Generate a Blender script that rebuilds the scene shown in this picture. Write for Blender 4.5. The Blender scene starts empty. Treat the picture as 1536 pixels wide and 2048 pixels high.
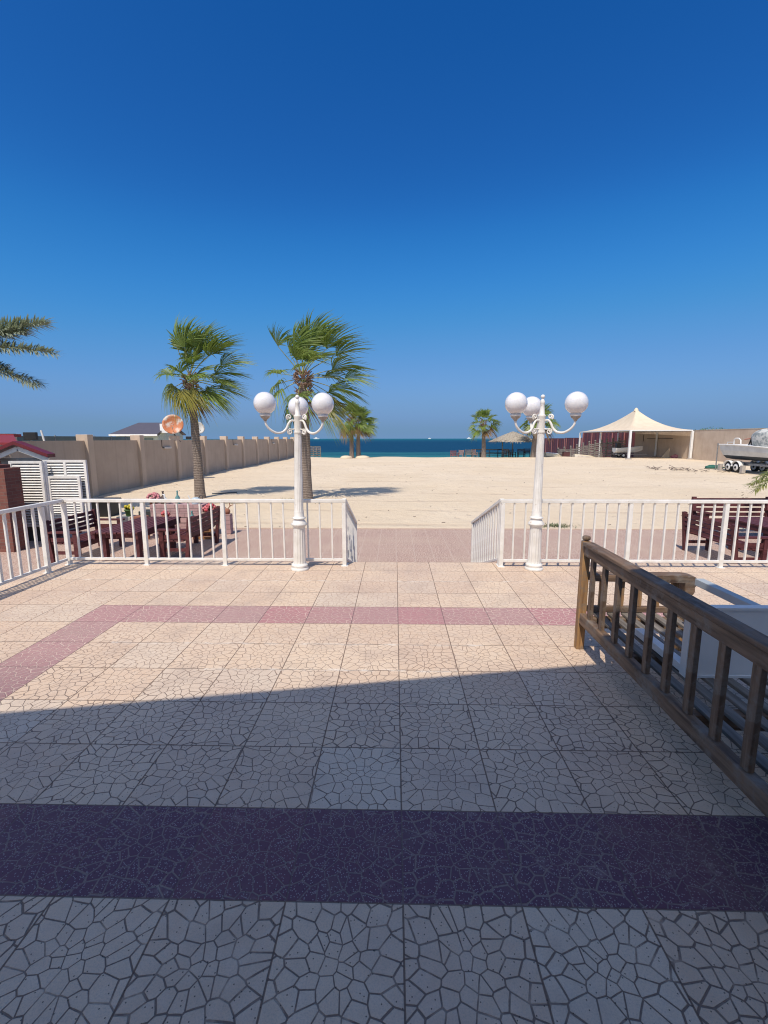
import bpy, math, random
from mathutils import Vector, Matrix
random.seed(7)
S = bpy.context.scene
COL = S.collection
R = math.radians

# ---------------------------------------------------------------- camera
F_PX, PITCH, YAW, EYE = 929.0, math.atan(147.5/929), R(1.32), Vector((-.0357, 0, 1.753))
cd = bpy.data.cameras.new("camera"); cam = bpy.data.objects.new("camera", cd); COL.objects.link(cam)
cam.location = EYE
cam.rotation_euler = (R(90)-PITCH, R(0.08), YAW)
cd.sensor_fit = 'VERTICAL'; cd.sensor_height = 36; cd.lens = F_PX/2048*36
cd.clip_start = .05; cd.clip_end = 20000
S.camera = cam
S.render.resolution_x, S.render.resolution_y = 768, 1024
S.render.engine = 'CYCLES'; S.cycles.pixel_filter_type = 'BLACKMAN_HARRIS'; S.cycles.filter_width = 1.1
# ---------------------------------------------------------------- light
SUNV = Vector((-.25, -.62, 1.0)).normalized()      # towards the sun
el = math.asin(SUNV.z)
EXPO = .42; SKY_GAIN = 2**-EXPO
w = bpy.data.worlds.new("World"); S.world = w; w.use_nodes = True
nt = w.node_tree; nt.nodes.clear()
sky = nt.nodes.new('ShaderNodeTexSky'); sky.sky_type = 'NISHITA'; sky.sun_disc = False
sky.sun_elevation = el
sky.sun_rotation = math.atan2(SUNV.x, SUNV.y)
sky.air_density = 1.0; sky.dust_density = 1.25; sky.ozone_density = 5.0
def vscale(inp, k):
    q = nt.nodes.new('ShaderNodeVectorMath'); q.operation = 'SCALE'; q.inputs['Scale'].default_value = k; nt.links.new(inp, q.inputs[0]); return q.outputs[0]
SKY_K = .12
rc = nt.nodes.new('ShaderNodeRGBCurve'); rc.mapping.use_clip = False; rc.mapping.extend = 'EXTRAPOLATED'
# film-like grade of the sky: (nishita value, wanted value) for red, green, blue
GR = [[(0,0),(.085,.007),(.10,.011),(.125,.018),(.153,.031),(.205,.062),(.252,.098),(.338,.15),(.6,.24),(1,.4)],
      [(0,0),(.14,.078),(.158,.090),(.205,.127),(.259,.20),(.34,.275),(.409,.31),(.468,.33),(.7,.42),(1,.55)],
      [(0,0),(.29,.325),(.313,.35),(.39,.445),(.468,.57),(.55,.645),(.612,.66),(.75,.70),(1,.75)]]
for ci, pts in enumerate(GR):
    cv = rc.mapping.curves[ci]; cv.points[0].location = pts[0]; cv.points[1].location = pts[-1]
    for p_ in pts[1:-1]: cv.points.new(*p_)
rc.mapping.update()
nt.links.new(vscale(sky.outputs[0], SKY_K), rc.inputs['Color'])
def wmath(op, a, b=0.0, clamp=False):
    q = nt.nodes.new('ShaderNodeMath'); q.operation = op; q.use_clamp = clamp
    for i_, v_ in enumerate((a, b)):
        if isinstance(v_, (int, float)): q.inputs[i_].default_value = v_
        else: nt.links.new(v_, q.inputs[i_])
    return q.outputs[0]
wtc = nt.nodes.new('ShaderNodeTexCoord')
dp = nt.nodes.new('ShaderNodeVectorMath'); dp.operation = 'DOT_PRODUCT'; dp.inputs[1].default_value = SUNV; nt.links.new(wtc.outputs['Generated'], dp.inputs[0])
wsep = nt.nodes.new('ShaderNodeSeparateXYZ'); nt.links.new(wtc.outputs['Generated'], wsep.inputs[0])
hazef = wmath('POWER', wmath('SUBTRACT', 1.0, wmath('DIVIDE', wmath('ABSOLUTE', wsep.outputs[2]), .12), True), 1.5)
def wmix(f, a, b):
    q = nt.nodes.new('ShaderNodeMix'); q.data_type = 'RGBA'; nt.links.new(f, q.inputs[0])
    for i_, v_ in ((6, a), (7, b)):
        if isinstance(v_, tuple): q.inputs[i_].default_value = v_
        else: nt.links.new(v_, q.inputs[i_])
    return q.outputs[2]
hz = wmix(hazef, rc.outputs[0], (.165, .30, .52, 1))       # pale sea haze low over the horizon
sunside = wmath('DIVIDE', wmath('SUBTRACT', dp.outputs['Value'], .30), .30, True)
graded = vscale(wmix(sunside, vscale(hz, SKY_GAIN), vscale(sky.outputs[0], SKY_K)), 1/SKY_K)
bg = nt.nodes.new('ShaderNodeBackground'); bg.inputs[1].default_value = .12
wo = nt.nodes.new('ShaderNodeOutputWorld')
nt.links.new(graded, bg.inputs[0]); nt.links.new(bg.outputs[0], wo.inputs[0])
sd = bpy.data.lights.new("sun", 'SUN'); sun = bpy.data.objects.new("sun", sd); COL.objects.link(sun)
sd.energy = 3.15; sd.angle = R(.3); sd.color = (1, .90, .77)
sun.rotation_euler = SUNV.to_track_quat('Z', 'Y').to_euler()
S.view_settings.view_transform = 'Standard'; S.view_settings.look = 'None'
S.view_settings.exposure = EXPO; S.view_settings.gamma = 1

# ---------------------------------------------------------------- helpers
_cp, _sp = math.cos(PITCH), math.sin(PITCH)
FW = Vector((-math.sin(YAW)*_cp, math.cos(YAW)*_cp, -_sp)); RT = Vector((math.cos(YAW), math.sin(YAW), 0)); UPV = RT.cross(FW)
def at(x, y, Y):
    d = FW + RT*((x-768)/F_PX) - UPV*((y-1024)/F_PX)
    return EYE + d*(Y/d.y)
def on(x, y, z):
    d = FW + RT*((x-768)/F_PX) - UPV*((y-1024)/F_PX)
    return EYE + d*((z-EYE.z)/d.z)

class MB:
    def __init__(s): s.v = []; s.f = []; s.m = []; s.sm = []
    def add(s, vs, fs, mi=0, smooth=False):
        o = len(s.v); s.v += [tuple(p) for p in vs]
        for f in fs: s.f.append(tuple(o+i for i in f)); s.m.append(mi); s.sm.append(smooth)
    def hexa(s, p, mi=0):   # 8 points: bottom 4 ccw, top 4 ccw
        s.add(p, [(3,2,1,0),(4,5,6,7),(0,1,5,4),(1,2,6,5),(2,3,7,6),(3,0,4,7)], mi)
    def box(s, a, b, mi=0):
        x0,y0,z0 = a; x1,y1,z1 = b
        s.hexa([(x0,y0,z0),(x1,y0,z0),(x1,y1,z0),(x0,y1,z0),(x0,y0,z1),(x1,y0,z1),(x1,y1,z1),(x0,y1,z1)], mi)
    def beam(s, p, q, wd, h, up=(0,0,1), mi=0):
        p = Vector(p); q = Vector(q); d = (q-p).normalized(); u = Vector(up)
        sd_ = d.cross(u)
        if sd_.length < 1e-4: sd_ = d.cross(Vector((0,1,0)))
        sd_.normalize(); u = sd_.cross(d).normalized()
        a = sd_*(wd/2); c = u*(h/2)
        s.hexa([p-a-c, p+a-c, q+a-c, q-a-c, p-a+c, p+a+c, q+a+c, q-a+c], mi)
    def tube(s, pts, rad, n=8, mi=0, cap=True):
        pts = [Vector(p) for p in pts]; rs = rad if isinstance(rad, (list, tuple)) else [rad]*len(pts)
        vs = []; fs = []; ref = None
        for i, p in enumerate(pts):
            d = (pts[min(i+1, len(pts)-1)] - pts[max(i-1, 0)]).normalized()
            if ref is None:
                ref = d.cross(Vector((0,0,1)))
                if ref.length < .05: ref = d.cross(Vector((1,0,0)))
            ref = (ref - d*ref.dot(d)).normalized(); b = d.cross(ref)
            for k in range(n):
                a = 2*math.pi*k/n; vs.append(p + (ref*math.cos(a) + b*math.sin(a))*rs[i])
        for i in range(len(pts)-1):
            for k in range(n): fs.append((i*n+k, i*n+(k+1)%n, (i+1)*n+(k+1)%n, (i+1)*n+k))
        s.add(vs, fs, mi, True)
        if cap:
            o = len(pts)-1
            s.add(vs[:n], [tuple(range(n))[::-1]], mi); s.add(vs[o*n:], [tuple(range(n))], mi)
    def lathe(s, prof, n=24, c=(0,0,0), mi=0, flute=None, smooth=True):
        # prof: list of (r,z[,flute depth])
        vs = []; fs = []
        for pr in prof:
            r, z = pr[0], pr[1]; fd = pr[2] if len(pr) > 2 else 0
            for k in range(n):
                a = 2*math.pi*k/n
                rr = r*(1 - fd*abs(math.sin(a*(flute or 1)/2))) if fd else r
                vs.append((c[0]+rr*math.cos(a), c[1]+rr*math.sin(a), c[2]+z))
        for i in range(len(prof)-1):
            for k in range(n): fs.append((i*n+k, i*n+(k+1)%n, (i+1)*n+(k+1)%n, (i+1)*n+k))
        s.add(vs, fs, mi, smooth)
        o = (len(prof)-1)*n
        s.add(vs[:n], [tuple(range(n))[::-1]], mi); s.add(vs[o:], [tuple(range(n))], mi)
    def sphere(s, c, r, n=16, mi=0, sz=1.0):
        prof = [(max(r*math.sin(math.pi*i/n), 1e-4), -r*sz*math.cos(math.pi*i/n)) for i in range(n+1)]
        s.lathe(prof, n*2, c, mi)
    def blob(s, c, r, rnd, mi=0, amp=.25, n=7):
        vs = []; fs = []; m = n*2
        for i in range(n+1):
            t = math.pi*i/n
            for k in range(m):
                a = 2*math.pi*k/m; q = 1 + (rnd.random()-.5)*2*amp
                rx = r if not isinstance(r, (tuple, list)) else None
                R3 = (r, r, r) if rx is not None else r
                vs.append((c[0]+R3[0]*q*math.sin(t)*math.cos(a), c[1]+R3[1]*q*math.sin(t)*math.sin(a), c[2]-R3[2]*q*math.cos(t)))
        for i in range(n):
            for k in range(m): fs.append((i*m+k, i*m+(k+1)%m, (i+1)*m+(k+1)%m, (i+1)*m+k))
        s.add(vs, fs, mi, True)
    def build(s, name, mats, parent=None, loc=None, rz=0, bevel=0):
        me = bpy.data.meshes.new(name); me.from_pydata(s.v, [], s.f)
        for m in (mats if isinstance(mats, (list, tuple)) else [mats]): me.materials.append(m)
        me.polygons.foreach_set('material_index', s.m); me.polygons.foreach_set('use_smooth', s.sm)
        me.update()
        o = bpy.data.objects.new(name, me); COL.objects.link(o)
        if parent is not None: o.parent = parent
        if loc is not None: o.location = loc
        if rz: o.rotation_euler.z = rz
        if bevel:
            b = o.modifiers.new('bevel', 'BEVEL'); b.width = bevel; b.segments = 2; b.limit_method = 'ANGLE'
        return o
def tag(o, label=None, cat=None, group=None, kind=None):
    if label: o['label'] = label
    if cat: o['category'] = cat
    if group: o['group'] = group
    if kind: o['kind'] = kind
    return o
def thing(name, label, cat, loc=(0,0,0), rz=0, group=None):
    o = bpy.data.objects.new(name, None); COL.objects.link(o); o.location = loc; o.rotation_euler.z = rz
    o.empty_display_size = .1
    return tag(o, label, cat, group)
def kids(o): return [c for c in COL.objects if c.parent == o]
def dup(o, parent=None):
    ks = kids(o); c = o.copy(); COL.objects.link(c); c.parent = parent
    for k in ks: dup(k, c)
    return c

# ---------------------------------------------------------------- materials
def nodes(name):
    m = bpy.data.materials.new(name); m.use_nodes = True; t = m.node_tree
    return m, t, t.nodes['Principled BSDF']
class G:
    """tiny node-graph helper"""
    def __init__(s, t): s.t = t; s.tc = t.nodes.new('ShaderNodeTexCoord')
    def n(s, ty, **kw):
        q = s.t.nodes.new(ty)
        for k, v in kw.items(): setattr(q, k, v)
        return q
    def l(s, a, b): s.t.links.new(a, b)
    def put(s, sock, v):
        if hasattr(v, 'is_linked') or hasattr(v, 'links'): s.l(v, sock)
        else: sock.default_value = v
    def math(s, op, a, b=0, c=0, clamp=False):
        q = s.n('ShaderNodeMath', operation=op, use_clamp=clamp)
        for i, v in enumerate((a, b, c)): s.put(q.inputs[i], v)
        return q.outputs[0]
    def noise(s, vec, scale, detail=4, rough=.55, dist=0):
        q = s.n('ShaderNodeTexNoise'); q.inputs['Scale'].default_value = scale; q.inputs['Detail'].default_value = detail
        q.inputs['Roughness'].default_value = rough; q.inputs['Distortion'].default_value = dist
        s.l(vec, q.inputs['Vector']); return q.outputs['Fac']
    def ramp(s, fac, a, b):
        q = s.n('ShaderNodeMapRange'); q.clamp = True
        s.put(q.inputs[0], fac); q.inputs[1].default_value = a; q.inputs[2].default_value = b; return q.outputs[0]
    def mix(s, f, a, b, mode='MIX'):
        q = s.n('ShaderNodeMix', data_type='RGBA', blend_type=mode); q.clamp_factor = True
        s.put(q.inputs[0], f)
        for i, v in ((6, a), (7, b)):
            if isinstance(v, tuple): q.inputs[i].default_value = (*v[:3], 1)
            else: s.l(v, q.inputs[i])
        return q.outputs[2]
    def mapv(s, vec, scale=(1,1,1), loc=(0,0,0)):
        q = s.n('ShaderNodeMapping'); q.inputs['Scale'].default_value = scale; q.inputs['Location'].default_value = loc
        s.l(vec, q.inputs['Vector']); return q.outputs[0]
    def bump(s, h, strength, dist, bsdf):
        q = s.n('ShaderNodeBump'); q.inputs['Strength'].default_value = strength; q.inputs['Distance'].default_value = dist
        s.l(h, q.inputs['Height']); s.l(q.outputs[0], bsdf.inputs['Normal'])
def mat(name, c, rough=.6, c2=None, scale=6, stretch=(1,1,1), bump=0, bd=.01, metal=0, spec=.5, detail=5, lo=.35, hi=.65, dirt=None):
    m, t, b = nodes(name); g = G(t)
    b.inputs['Roughness'].default_value = rough; b.inputs['Metallic'].default_value = metal
    b.inputs['Specular IOR Level'].default_value = spec
    v = g.mapv(g.tc.outputs['Object'], stretch)
    if c2 is None: c2 = tuple(x*.86 for x in c)
    f = g.noise(v, scale, detail)
    col = g.mix(g.ramp(f, lo, hi), c2, c)
    if dirt:
        f3 = g.noise(g.tc.outputs['Object'], dirt[1], 6, .7); col = g.mix(g.ramp(f3, dirt[2], dirt[3]), col, dirt[0])
    g.l(col, b.inputs['Base Color'])
    if bump: g.bump(g.noise(v, scale*3, 6, .6), bump, bd, b)
    return m

white = mat('white_paint', (.78,.77,.74), .40, (.66,.64,.59), 7, bump=.15, bd=.003, dirt=((.42,.30,.20), 18, .64, .72))
white_plain = mat('white_plastic', (.74,.74,.73), .5, (.68,.68,.67), 4)
wood = {}
for ax, st in (('x', (.08,1,1)), ('y', (1,.08,1)), ('z', (1,1,.08))):
    wood[ax] = mat('weathered_wood_'+ax, (.21,.135,.085), .7, (.055,.032,.020), 30, st, bump=.7, bd=.004, lo=.3, hi=.62, dirt=((.19,.165,.14), 6, .50, .66))
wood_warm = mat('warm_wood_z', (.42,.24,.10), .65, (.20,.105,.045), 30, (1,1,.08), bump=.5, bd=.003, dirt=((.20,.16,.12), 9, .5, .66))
wood_seat = mat('seat_wood_y', (.22,.20,.18), .65, (.10,.085,.07), 30, (1,.08,1), bump=.5, bd=.003)
maroon = mat('maroon_wood', (.125,.040,.042), .6, (.07,.022,.024), 14, (1,.2,1), bump=.3, bd=.003, dirt=((.24,.14,.125), 9, .62, .8), spec=.25)
grey_wood = mat('grey_driftwood', (.22,.20,.18), .8, (.10,.09,.085), 8, (.3,.3,1), bump=.4)
dark_paint = mat('dark_furniture', (.035,.04,.045), .6, (.02,.02,.025), 10)
rubber = mat('rubber', (.02,.02,.02), .8)
steel = mat('galvanised_steel', (.35,.36,.37), .45, (.22,.22,.22), 10, metal=.6)
black = mat('black_plastic', (.015,.015,.017), .5)
brick_red = None

def sand_mat():
    m, t, b = nodes('sand'); g = G(t); P = g.tc.outputs['Object']
    b.inputs['Roughness'].default_value = .95; b.inputs['Specular IOR Level'].default_value = .15
    big = g.noise(P, .18, 5, .6); mid = g.noise(P, 1.6, 6, .65); fine = g.noise(P, 24, 6, .7)
    col = g.mix(g.ramp(big, .35, .65), (.66,.545,.395), (.70,.59,.445))
    col = g.mix(g.math('MULTIPLY', g.ramp(mid, .5, .72), .45), col, (.60,.485,.365))
    col = g.mix(g.math('MULTIPLY', g.ramp(fine, .5, .75), .35), col, (.47,.37,.27))
    # shells and grit
    v = g.n('ShaderNodeTexVoronoi'); v.inputs['Scale'].default_value = 9; g.l(P, v.inputs['Vector'])
    grit = g.math('MULTIPLY', g.math('LESS_THAN', v.outputs['Distance'], .1), g.ramp(g.noise(P, .6, 3), .52, .6))
    col = g.mix(g.math('MULTIPLY', grit, .45), col, (.30,.24,.19))
    fp = g.n('ShaderNodeTexVoronoi'); fp.inputs['Scale'].default_value = 2.1; g.l(g.mapv(P, (1,.6,1)), fp.inputs['Vector'])
    foot = g.math('MULTIPLY', g.math('SUBTRACT', 1, g.ramp(fp.outputs['Distance'], .10, .22)), g.ramp(g.noise(P, .35, 4), .48, .58))
    col = g.mix(g.math('MULTIPLY', foot, .28), col, (.50,.39,.29))
    # vehicle tracks: curved dark lines
    sep = g.n('ShaderNodeSeparateXYZ'); g.l(P, sep.inputs[0])
    tr = g.n('ShaderNodeTexWave', wave_type='BANDS', bands_direction='Y'); tr.inputs['Scale'].default_value = .11
    tr.inputs['Distortion'].default_value = 9; tr.inputs['Detail'].default_value = 2; tr.inputs['Detail Scale'].default_value = .35
    g.l(g.mapv(P, (.4, 1, 1)), tr.inputs['Vector'])
    track = g.ramp(tr.outputs['Fac'], .93, .99)
    track = g.math('MULTIPLY', track, g.ramp(g.noise(P, .5, 3), .45, .6))
    col = g.mix(g.math('MULTIPLY', track, .4), col, (.47,.36,.26))
    g.l(col, b.inputs['Base Color'])
    h = g.math('ADD', g.math('MULTIPLY', mid, 1.2), g.math('MULTIPLY', fine, .35))
    h = g.math('SUBTRACT', h, g.math('ADD', g.math('MULTIPLY', track, .3), g.math('MULTIPLY', foot, .5)))
    g.bump(h, .75, .12, b)
    return m
def tile_mat():
    T = .45
    m, t, b = nodes('terrace_tiles'); g = G(t); P = g.tc.outputs['Object']
    sep = g.n('ShaderNodeSeparateXYZ'); g.l(P, sep.inputs[0]); X, Y = sep.outputs[0], sep.outputs[1]
    tx = g.math('DIVIDE', X, T); ty = g.math('DIVIDE', g.math('SUBTRACT', Y, 1.516), T)
    ix = g.math('FLOOR', tx); iy = g.math('FLOOR', ty); fx = g.math('FRACT', tx); fy = g.math('FRACT', ty)
    # floor/fract of negatives: FRACT in Blender is x-floor(x)
    cmb = g.n('ShaderNodeCombineXYZ'); g.l(ix, cmb.inputs[0]); g.l(iy, cmb.inputs[1])
    wn = g.n('ShaderNodeTexWhiteNoise', noise_dimensions='2D'); g.l(cmb.outputs[0], wn.inputs['Vector'])
    sc = g.n('ShaderNodeSeparateColor'); g.l(wn.outputs['Color'], sc.inputs[0]); r1, r2, r3 = sc.outputs
    # crazed pattern, a different cut in each tile; cells stretched outwards from the tile's centre
    vm = g.n('ShaderNodeVectorMath', operation='SCALE'); g.l(wn.outputs['Color'], vm.inputs[0]); vm.inputs['Scale'].default_value = 37
    ux = g.math('SUBTRACT', fx, .5); uy = g.math('SUBTRACT', fy, .5)
    ur = g.math('SQRT', g.math('ADD', g.math('MULTIPLY', ux, ux), g.math('MULTIPLY', uy, uy)))
    kk = g.math('MULTIPLY', g.math('DIVIDE', 1.25, g.math('ADD', 1.0, ur)), T)
    cl = g.n('ShaderNodeCombineXYZ'); g.l(g.math('MULTIPLY', ux, kk), cl.inputs[0]); g.l(g.math('MULTIPLY', uy, kk), cl.inputs[1])
    va = g.n('ShaderNodeVectorMath', operation='ADD'); g.l(cl.outputs[0], va.inputs[0]); g.l(vm.outputs[0], va.inputs[1])
    vo = g.n('ShaderNodeTexVoronoi', voronoi_dimensions='2D', feature='DISTANCE_TO_EDGE'); vo.inputs['Scale'].default_value = 20
    vo.inputs['Randomness'].default_value = .95
    g.l(va.outputs[0], vo.inputs['Vector'])
    wob = g.math('MULTIPLY', g.math('SUBTRACT', g.noise(P, 60, 3), .5), .03)
    d = g.math('ADD', vo.outputs['Distance'], wob)
    half = g.math('ADD', .034, g.math('MULTIPLY', r1, .026)); half = g.math('MULTIPLY', half, g.math('ADD', 1.0, g.math('MULTIPLY', g.math('LESS_THAN', Y, 1.966), .12)))
    gm = g.math('SUBTRACT', 1.0, g.math('DIVIDE', d, half), clamp=True)     # 1 in the middle of the groove
    gm = g.math('MULTIPLY', gm, 2.2, clamp=True)
    fill = g.ramp(g.noise(P, 8, 4, .6), .30, .5)
    gm = g.math('MULTIPLY', gm, g.math('ADD', .35, g.math('MULTIPLY', fill, .65)))
    # joints
    ex = g.math('MINIMUM', fx, g.math('SUBTRACT', 1, fx)); ey = g.math('MINIMUM', fy, g.math('SUBTRACT', 1, fy))
    e = g.math('MINIMUM', ex, ey)
    jt = g.math('SUBTRACT', 1, g.ramp(e, .005, .0095))
    # bands
    def between(v, a, c): return g.math('MULTIPLY', g.math('GREATER_THAN', v, a), g.math('LESS_THAN', v, c))
    near = between(Y, 1.516, 1.966)
    far = g.math('MULTIPLY', between(Y, 4.216, 4.666), between(X, -3.15, 4.05))
    side = g.math('MULTIPLY', between(Y, 1.9, 4.666), g.math('MAXIMUM', between(X, -3.15, -2.7), between(X, 3.6, 4.05)))
    band = g.math('MAXIMUM', near, g.math('MAXIMUM', far, side))
    fine = g.noise(P, 170, 4, .8); mid = g.noise(P, 11, 6, .7); big = g.noise(P, 1.3, 4, .6)
    base = g.mix(r2, (.655,.485,.345), (.73,.565,.405))
    base = g.mix(g.math('MULTIPLY', g.ramp(r3, .7, 1.0), .5), base, (.62,.55,.46))
    base = g.mix(g.math('MULTIPLY', g.ramp(mid, .45, .75), .4), base, (.72,.63,.52))
    base = g.mix(g.math('MULTIPLY', g.ramp(big, .45, .65), .5), base, (.58,.43,.335))
    base = g.mix(g.math('MULTIPLY', g.ramp(fine, .45, .7), .62), base, (.41,.355,.31))
    # the band nearest the house is unfaded; towards the open terrace the pigment has washed out
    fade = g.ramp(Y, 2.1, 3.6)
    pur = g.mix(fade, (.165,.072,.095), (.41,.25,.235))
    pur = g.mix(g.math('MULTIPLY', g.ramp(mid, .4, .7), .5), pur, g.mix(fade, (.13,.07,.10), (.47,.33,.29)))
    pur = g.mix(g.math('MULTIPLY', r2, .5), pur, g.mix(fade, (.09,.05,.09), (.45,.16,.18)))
    chip = g.n('ShaderNodeTexVoronoi', voronoi_dimensions='2D'); chip.inputs['Scale'].default_value = 150; g.l(P, chip.inputs['Vector'])
    csc = g.n('ShaderNodeSeparateColor'); g.l(chip.outputs['Color'], csc.inputs[0])
    cm = g.math('MULTIPLY', g.math('LESS_THAN', chip.outputs['Distance'], .36), g.math('GREATER_THAN', csc.outputs[0], .78))
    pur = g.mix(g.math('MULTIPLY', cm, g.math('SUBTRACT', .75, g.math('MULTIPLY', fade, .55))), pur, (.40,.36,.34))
    base = g.mix(g.math('MULTIPLY', g.math('MULTIPLY', cm, csc.outputs[1]), .22), base, (.26,.24,.23))
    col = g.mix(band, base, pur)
    gcol = g.mix(band, g.mix(g.ramp(Y, 2.8, 4.2), (.21,.155,.125), (.50,.35,.26)), g.mix(fade, (.26,.20,.185), (.68,.52,.44)))  # plain-tile grooves painted darker in the house's shade, paler in the sun
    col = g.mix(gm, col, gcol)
    col = g.mix(g.math('MULTIPLY', jt, .85), col, g.mix(band, (.13,.085,.065), (.17,.12,.12)))
    # lime bloom along two of the joints
    def bloom(yy, lo, hi):
        q = g.math('SUBTRACT', 1, g.ramp(g.math('ABSOLUTE', g.math('SUBTRACT', Y, yy)), .004, .028))
        nn = g.ramp(g.noise(g.mapv(P, (1,3,1)), 7, 5, .7), .47, .6)
        return g.math('MULTIPLY', g.math('MULTIPLY', q, nn), between(X, lo, hi))
    bl = g.math('MAXIMUM', bloom(3.316, -1.5, .45), g.math('MAXIMUM', bloom(3.766, -2.5, .8), bloom(5.566, -4.6, 3)))
    col = g.mix(g.math('MULTIPLY', bl, .85), col, (.78,.70,.60))
    # worn grime: dusty film and foot-traffic marks
    gr1 = g.ramp(g.noise(P, 2.6, 8, .72), .50, .68); col = g.mix(g.math('MULTIPLY', gr1, .22), col, (.30,.25,.20))
    gr2 = g.ramp(g.noise(g.mapv(P, (1,1.6,1), (3,7,0)), 5.2, 8, .75), .58, .70); col = g.mix(g.math('MULTIPLY', gr2, .20), col, (.72,.64,.53))
    ph = g.n('ShaderNodeTexVoronoi', voronoi_dimensions='2D'); ph.inputs['Scale'].default_value = 38; g.l(P, ph.inputs['Vector'])
    pc = g.n('ShaderNodeSeparateColor'); g.l(ph.outputs['Color'], pc.inputs[0])
    pin = g.math('MULTIPLY', g.math('LESS_THAN', ph.outputs['Distance'], .09), g.math('GREATER_THAN', pc.outputs[2], .72))
    col = g.mix(g.math('MULTIPLY', pin, .8), col, (.05,.04,.035))
    g.l(col, b.inputs['Base Color'])
    rg = g.math('ADD', .55, g.math('MULTIPLY', g.math('MAXIMUM', gm, jt), .3)); g.l(rg, b.inputs['Roughness'])
    b.inputs['Specular IOR Level'].default_value = .35
    h = g.math('SUBTRACT', g.math('MULTIPLY', fine, .12), g.math('MAXIMUM', gm, jt))
    g.bump(h, .8, .004, b)
    return m
def paver_mat():
    m, t, b = nodes('pebble_pavers'); g = G(t); P = g.tc.outputs['Object']
    b.inputs['Roughness'].default_value = .85
    v = g.n('ShaderNodeTexVoronoi', voronoi_dimensions='2D'); v.inputs['Scale'].default_value = 34; g.l(P, v.inputs['Vector'])
    s2 = g.n('ShaderNodeSeparateColor'); g.l(v.outputs['Color'], s2.inputs[0])
    col = g.mix(s2.outputs[0], (.40,.26,.205), (.24,.15,.125)); col = g.mix(g.ramp(v.outputs['Distance'], .3, .6), col, (.52,.39,.32))
    col = g.mix(g.math('MULTIPLY', g.ramp(g.noise(P, 1.2, 5), .4, .7), .35), col, (.5,.39,.3))
    br = g.n('ShaderNodeTexBrick'); br.offset = 0; br.inputs['Scale'].default_value = 1; br.inputs['Mortar Size'].default_value = .010
    br.inputs['Brick Width'].default_value = .4; br.inputs['Row Height'].default_value = .4
    g.l(P, br.inputs['Vector'])
    col = g.mix(g.math('MULTIPLY', br.outputs['Fac'], .6), col, (.50,.40,.33))
    g.l(col, b.inputs['Base Color']); g.bump(v.outputs['Distance'], .4, .006, b)
    return m
def sea_mat():
    m, t, b = nodes('sea_water'); g = G(t); P = g.tc.outputs['Object']
    sep = g.n('ShaderNodeSeparateXYZ'); g.l(P, sep.inputs[0]); Y = sep.outputs[1]
    ns = g.noise(g.mapv(P, (.35,1,1)), .035, 5, .6)
    yy = g.math('ADD', Y, g.math('MULTIPLY', g.math('SUBTRACT', ns, .5), 110))
    col = g.mix(g.ramp(yy, 98, 138), (.025,.15,.16), (.004,.045,.095))
    col = g.mix(g.ramp(Y, 420, 1500), col, (.01,.11,.15))
    ch = g.noise(g.mapv(P, (.25,1,1)), .35, 5, .65)
    col = g.mix(g.math('MULTIPLY', g.ramp(ch, .5, .7), .35), col, (.0,.025,.06))
    foam = g.math('MULTIPLY', g.math('LESS_THAN', yy, 118), g.ramp(g.noise(g.mapv(P, (.12,1,1)), .8, 4, .7), .66, .72))
    col = g.mix(g.math('MULTIPLY', foam, .4), col, (.3,.45,.42))
    g.l(col, b.inputs['Base Color']); b.inputs['Roughness'].default_value = .55; b.inputs['IOR'].default_value = 1.33
    b.inputs['Specular IOR Level'].default_value = .25
    g.bump(g.noise(g.mapv(P, (.4,1,1)), 1.1, 6, .7), .7, .4, b)
    return m
def wall_mat(name, c, c2, flake=False, zbase=-.75):
    m, t, b = nodes(name); g = G(t); P = g.tc.outputs['Object']; b.inputs['Roughness'].default_value = .9
    b.inputs['Specular IOR Level'].default_value = .2
    col = g.mix(g.ramp(g.noise(P, .7, 6, .6), .35, .65), c, c2)
    streak = g.noise(g.mapv(P, (2.2,2.2,.12)), 2.0, 5, .7); col = g.mix(g.math('MULTIPLY', g.ramp(streak, .5, .75), .35), col, tuple(x*.68 for x in c))
    if flake:
        sep = g.n('ShaderNodeSeparateXYZ'); g.l(P, sep.inputs[0])
        low = g.math('SUBTRACT', 1, g.ramp(sep.outputs[2], zbase+.0, zbase+.75))
        nz = g.noise(P, 3.2, 7, .7)
        wh = g.ramp(g.math('ADD', g.math('MULTIPLY', low, .42), g.math('MULTIPLY', nz, .8)), .70, .74)
        patch = g.noise(P, 5.5, 6, .7)
        col = g.mix(g.math('MULTIPLY', wh, .8), col, g.mix(g.ramp(patch, .48, .52), (.14,.13,.12), (.40,.35,.30)))
    g.l(col, b.inputs['Base Color']); g.bump(g.noise(P, 14, 6, .7), .35, .01, b)
    return m
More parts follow.
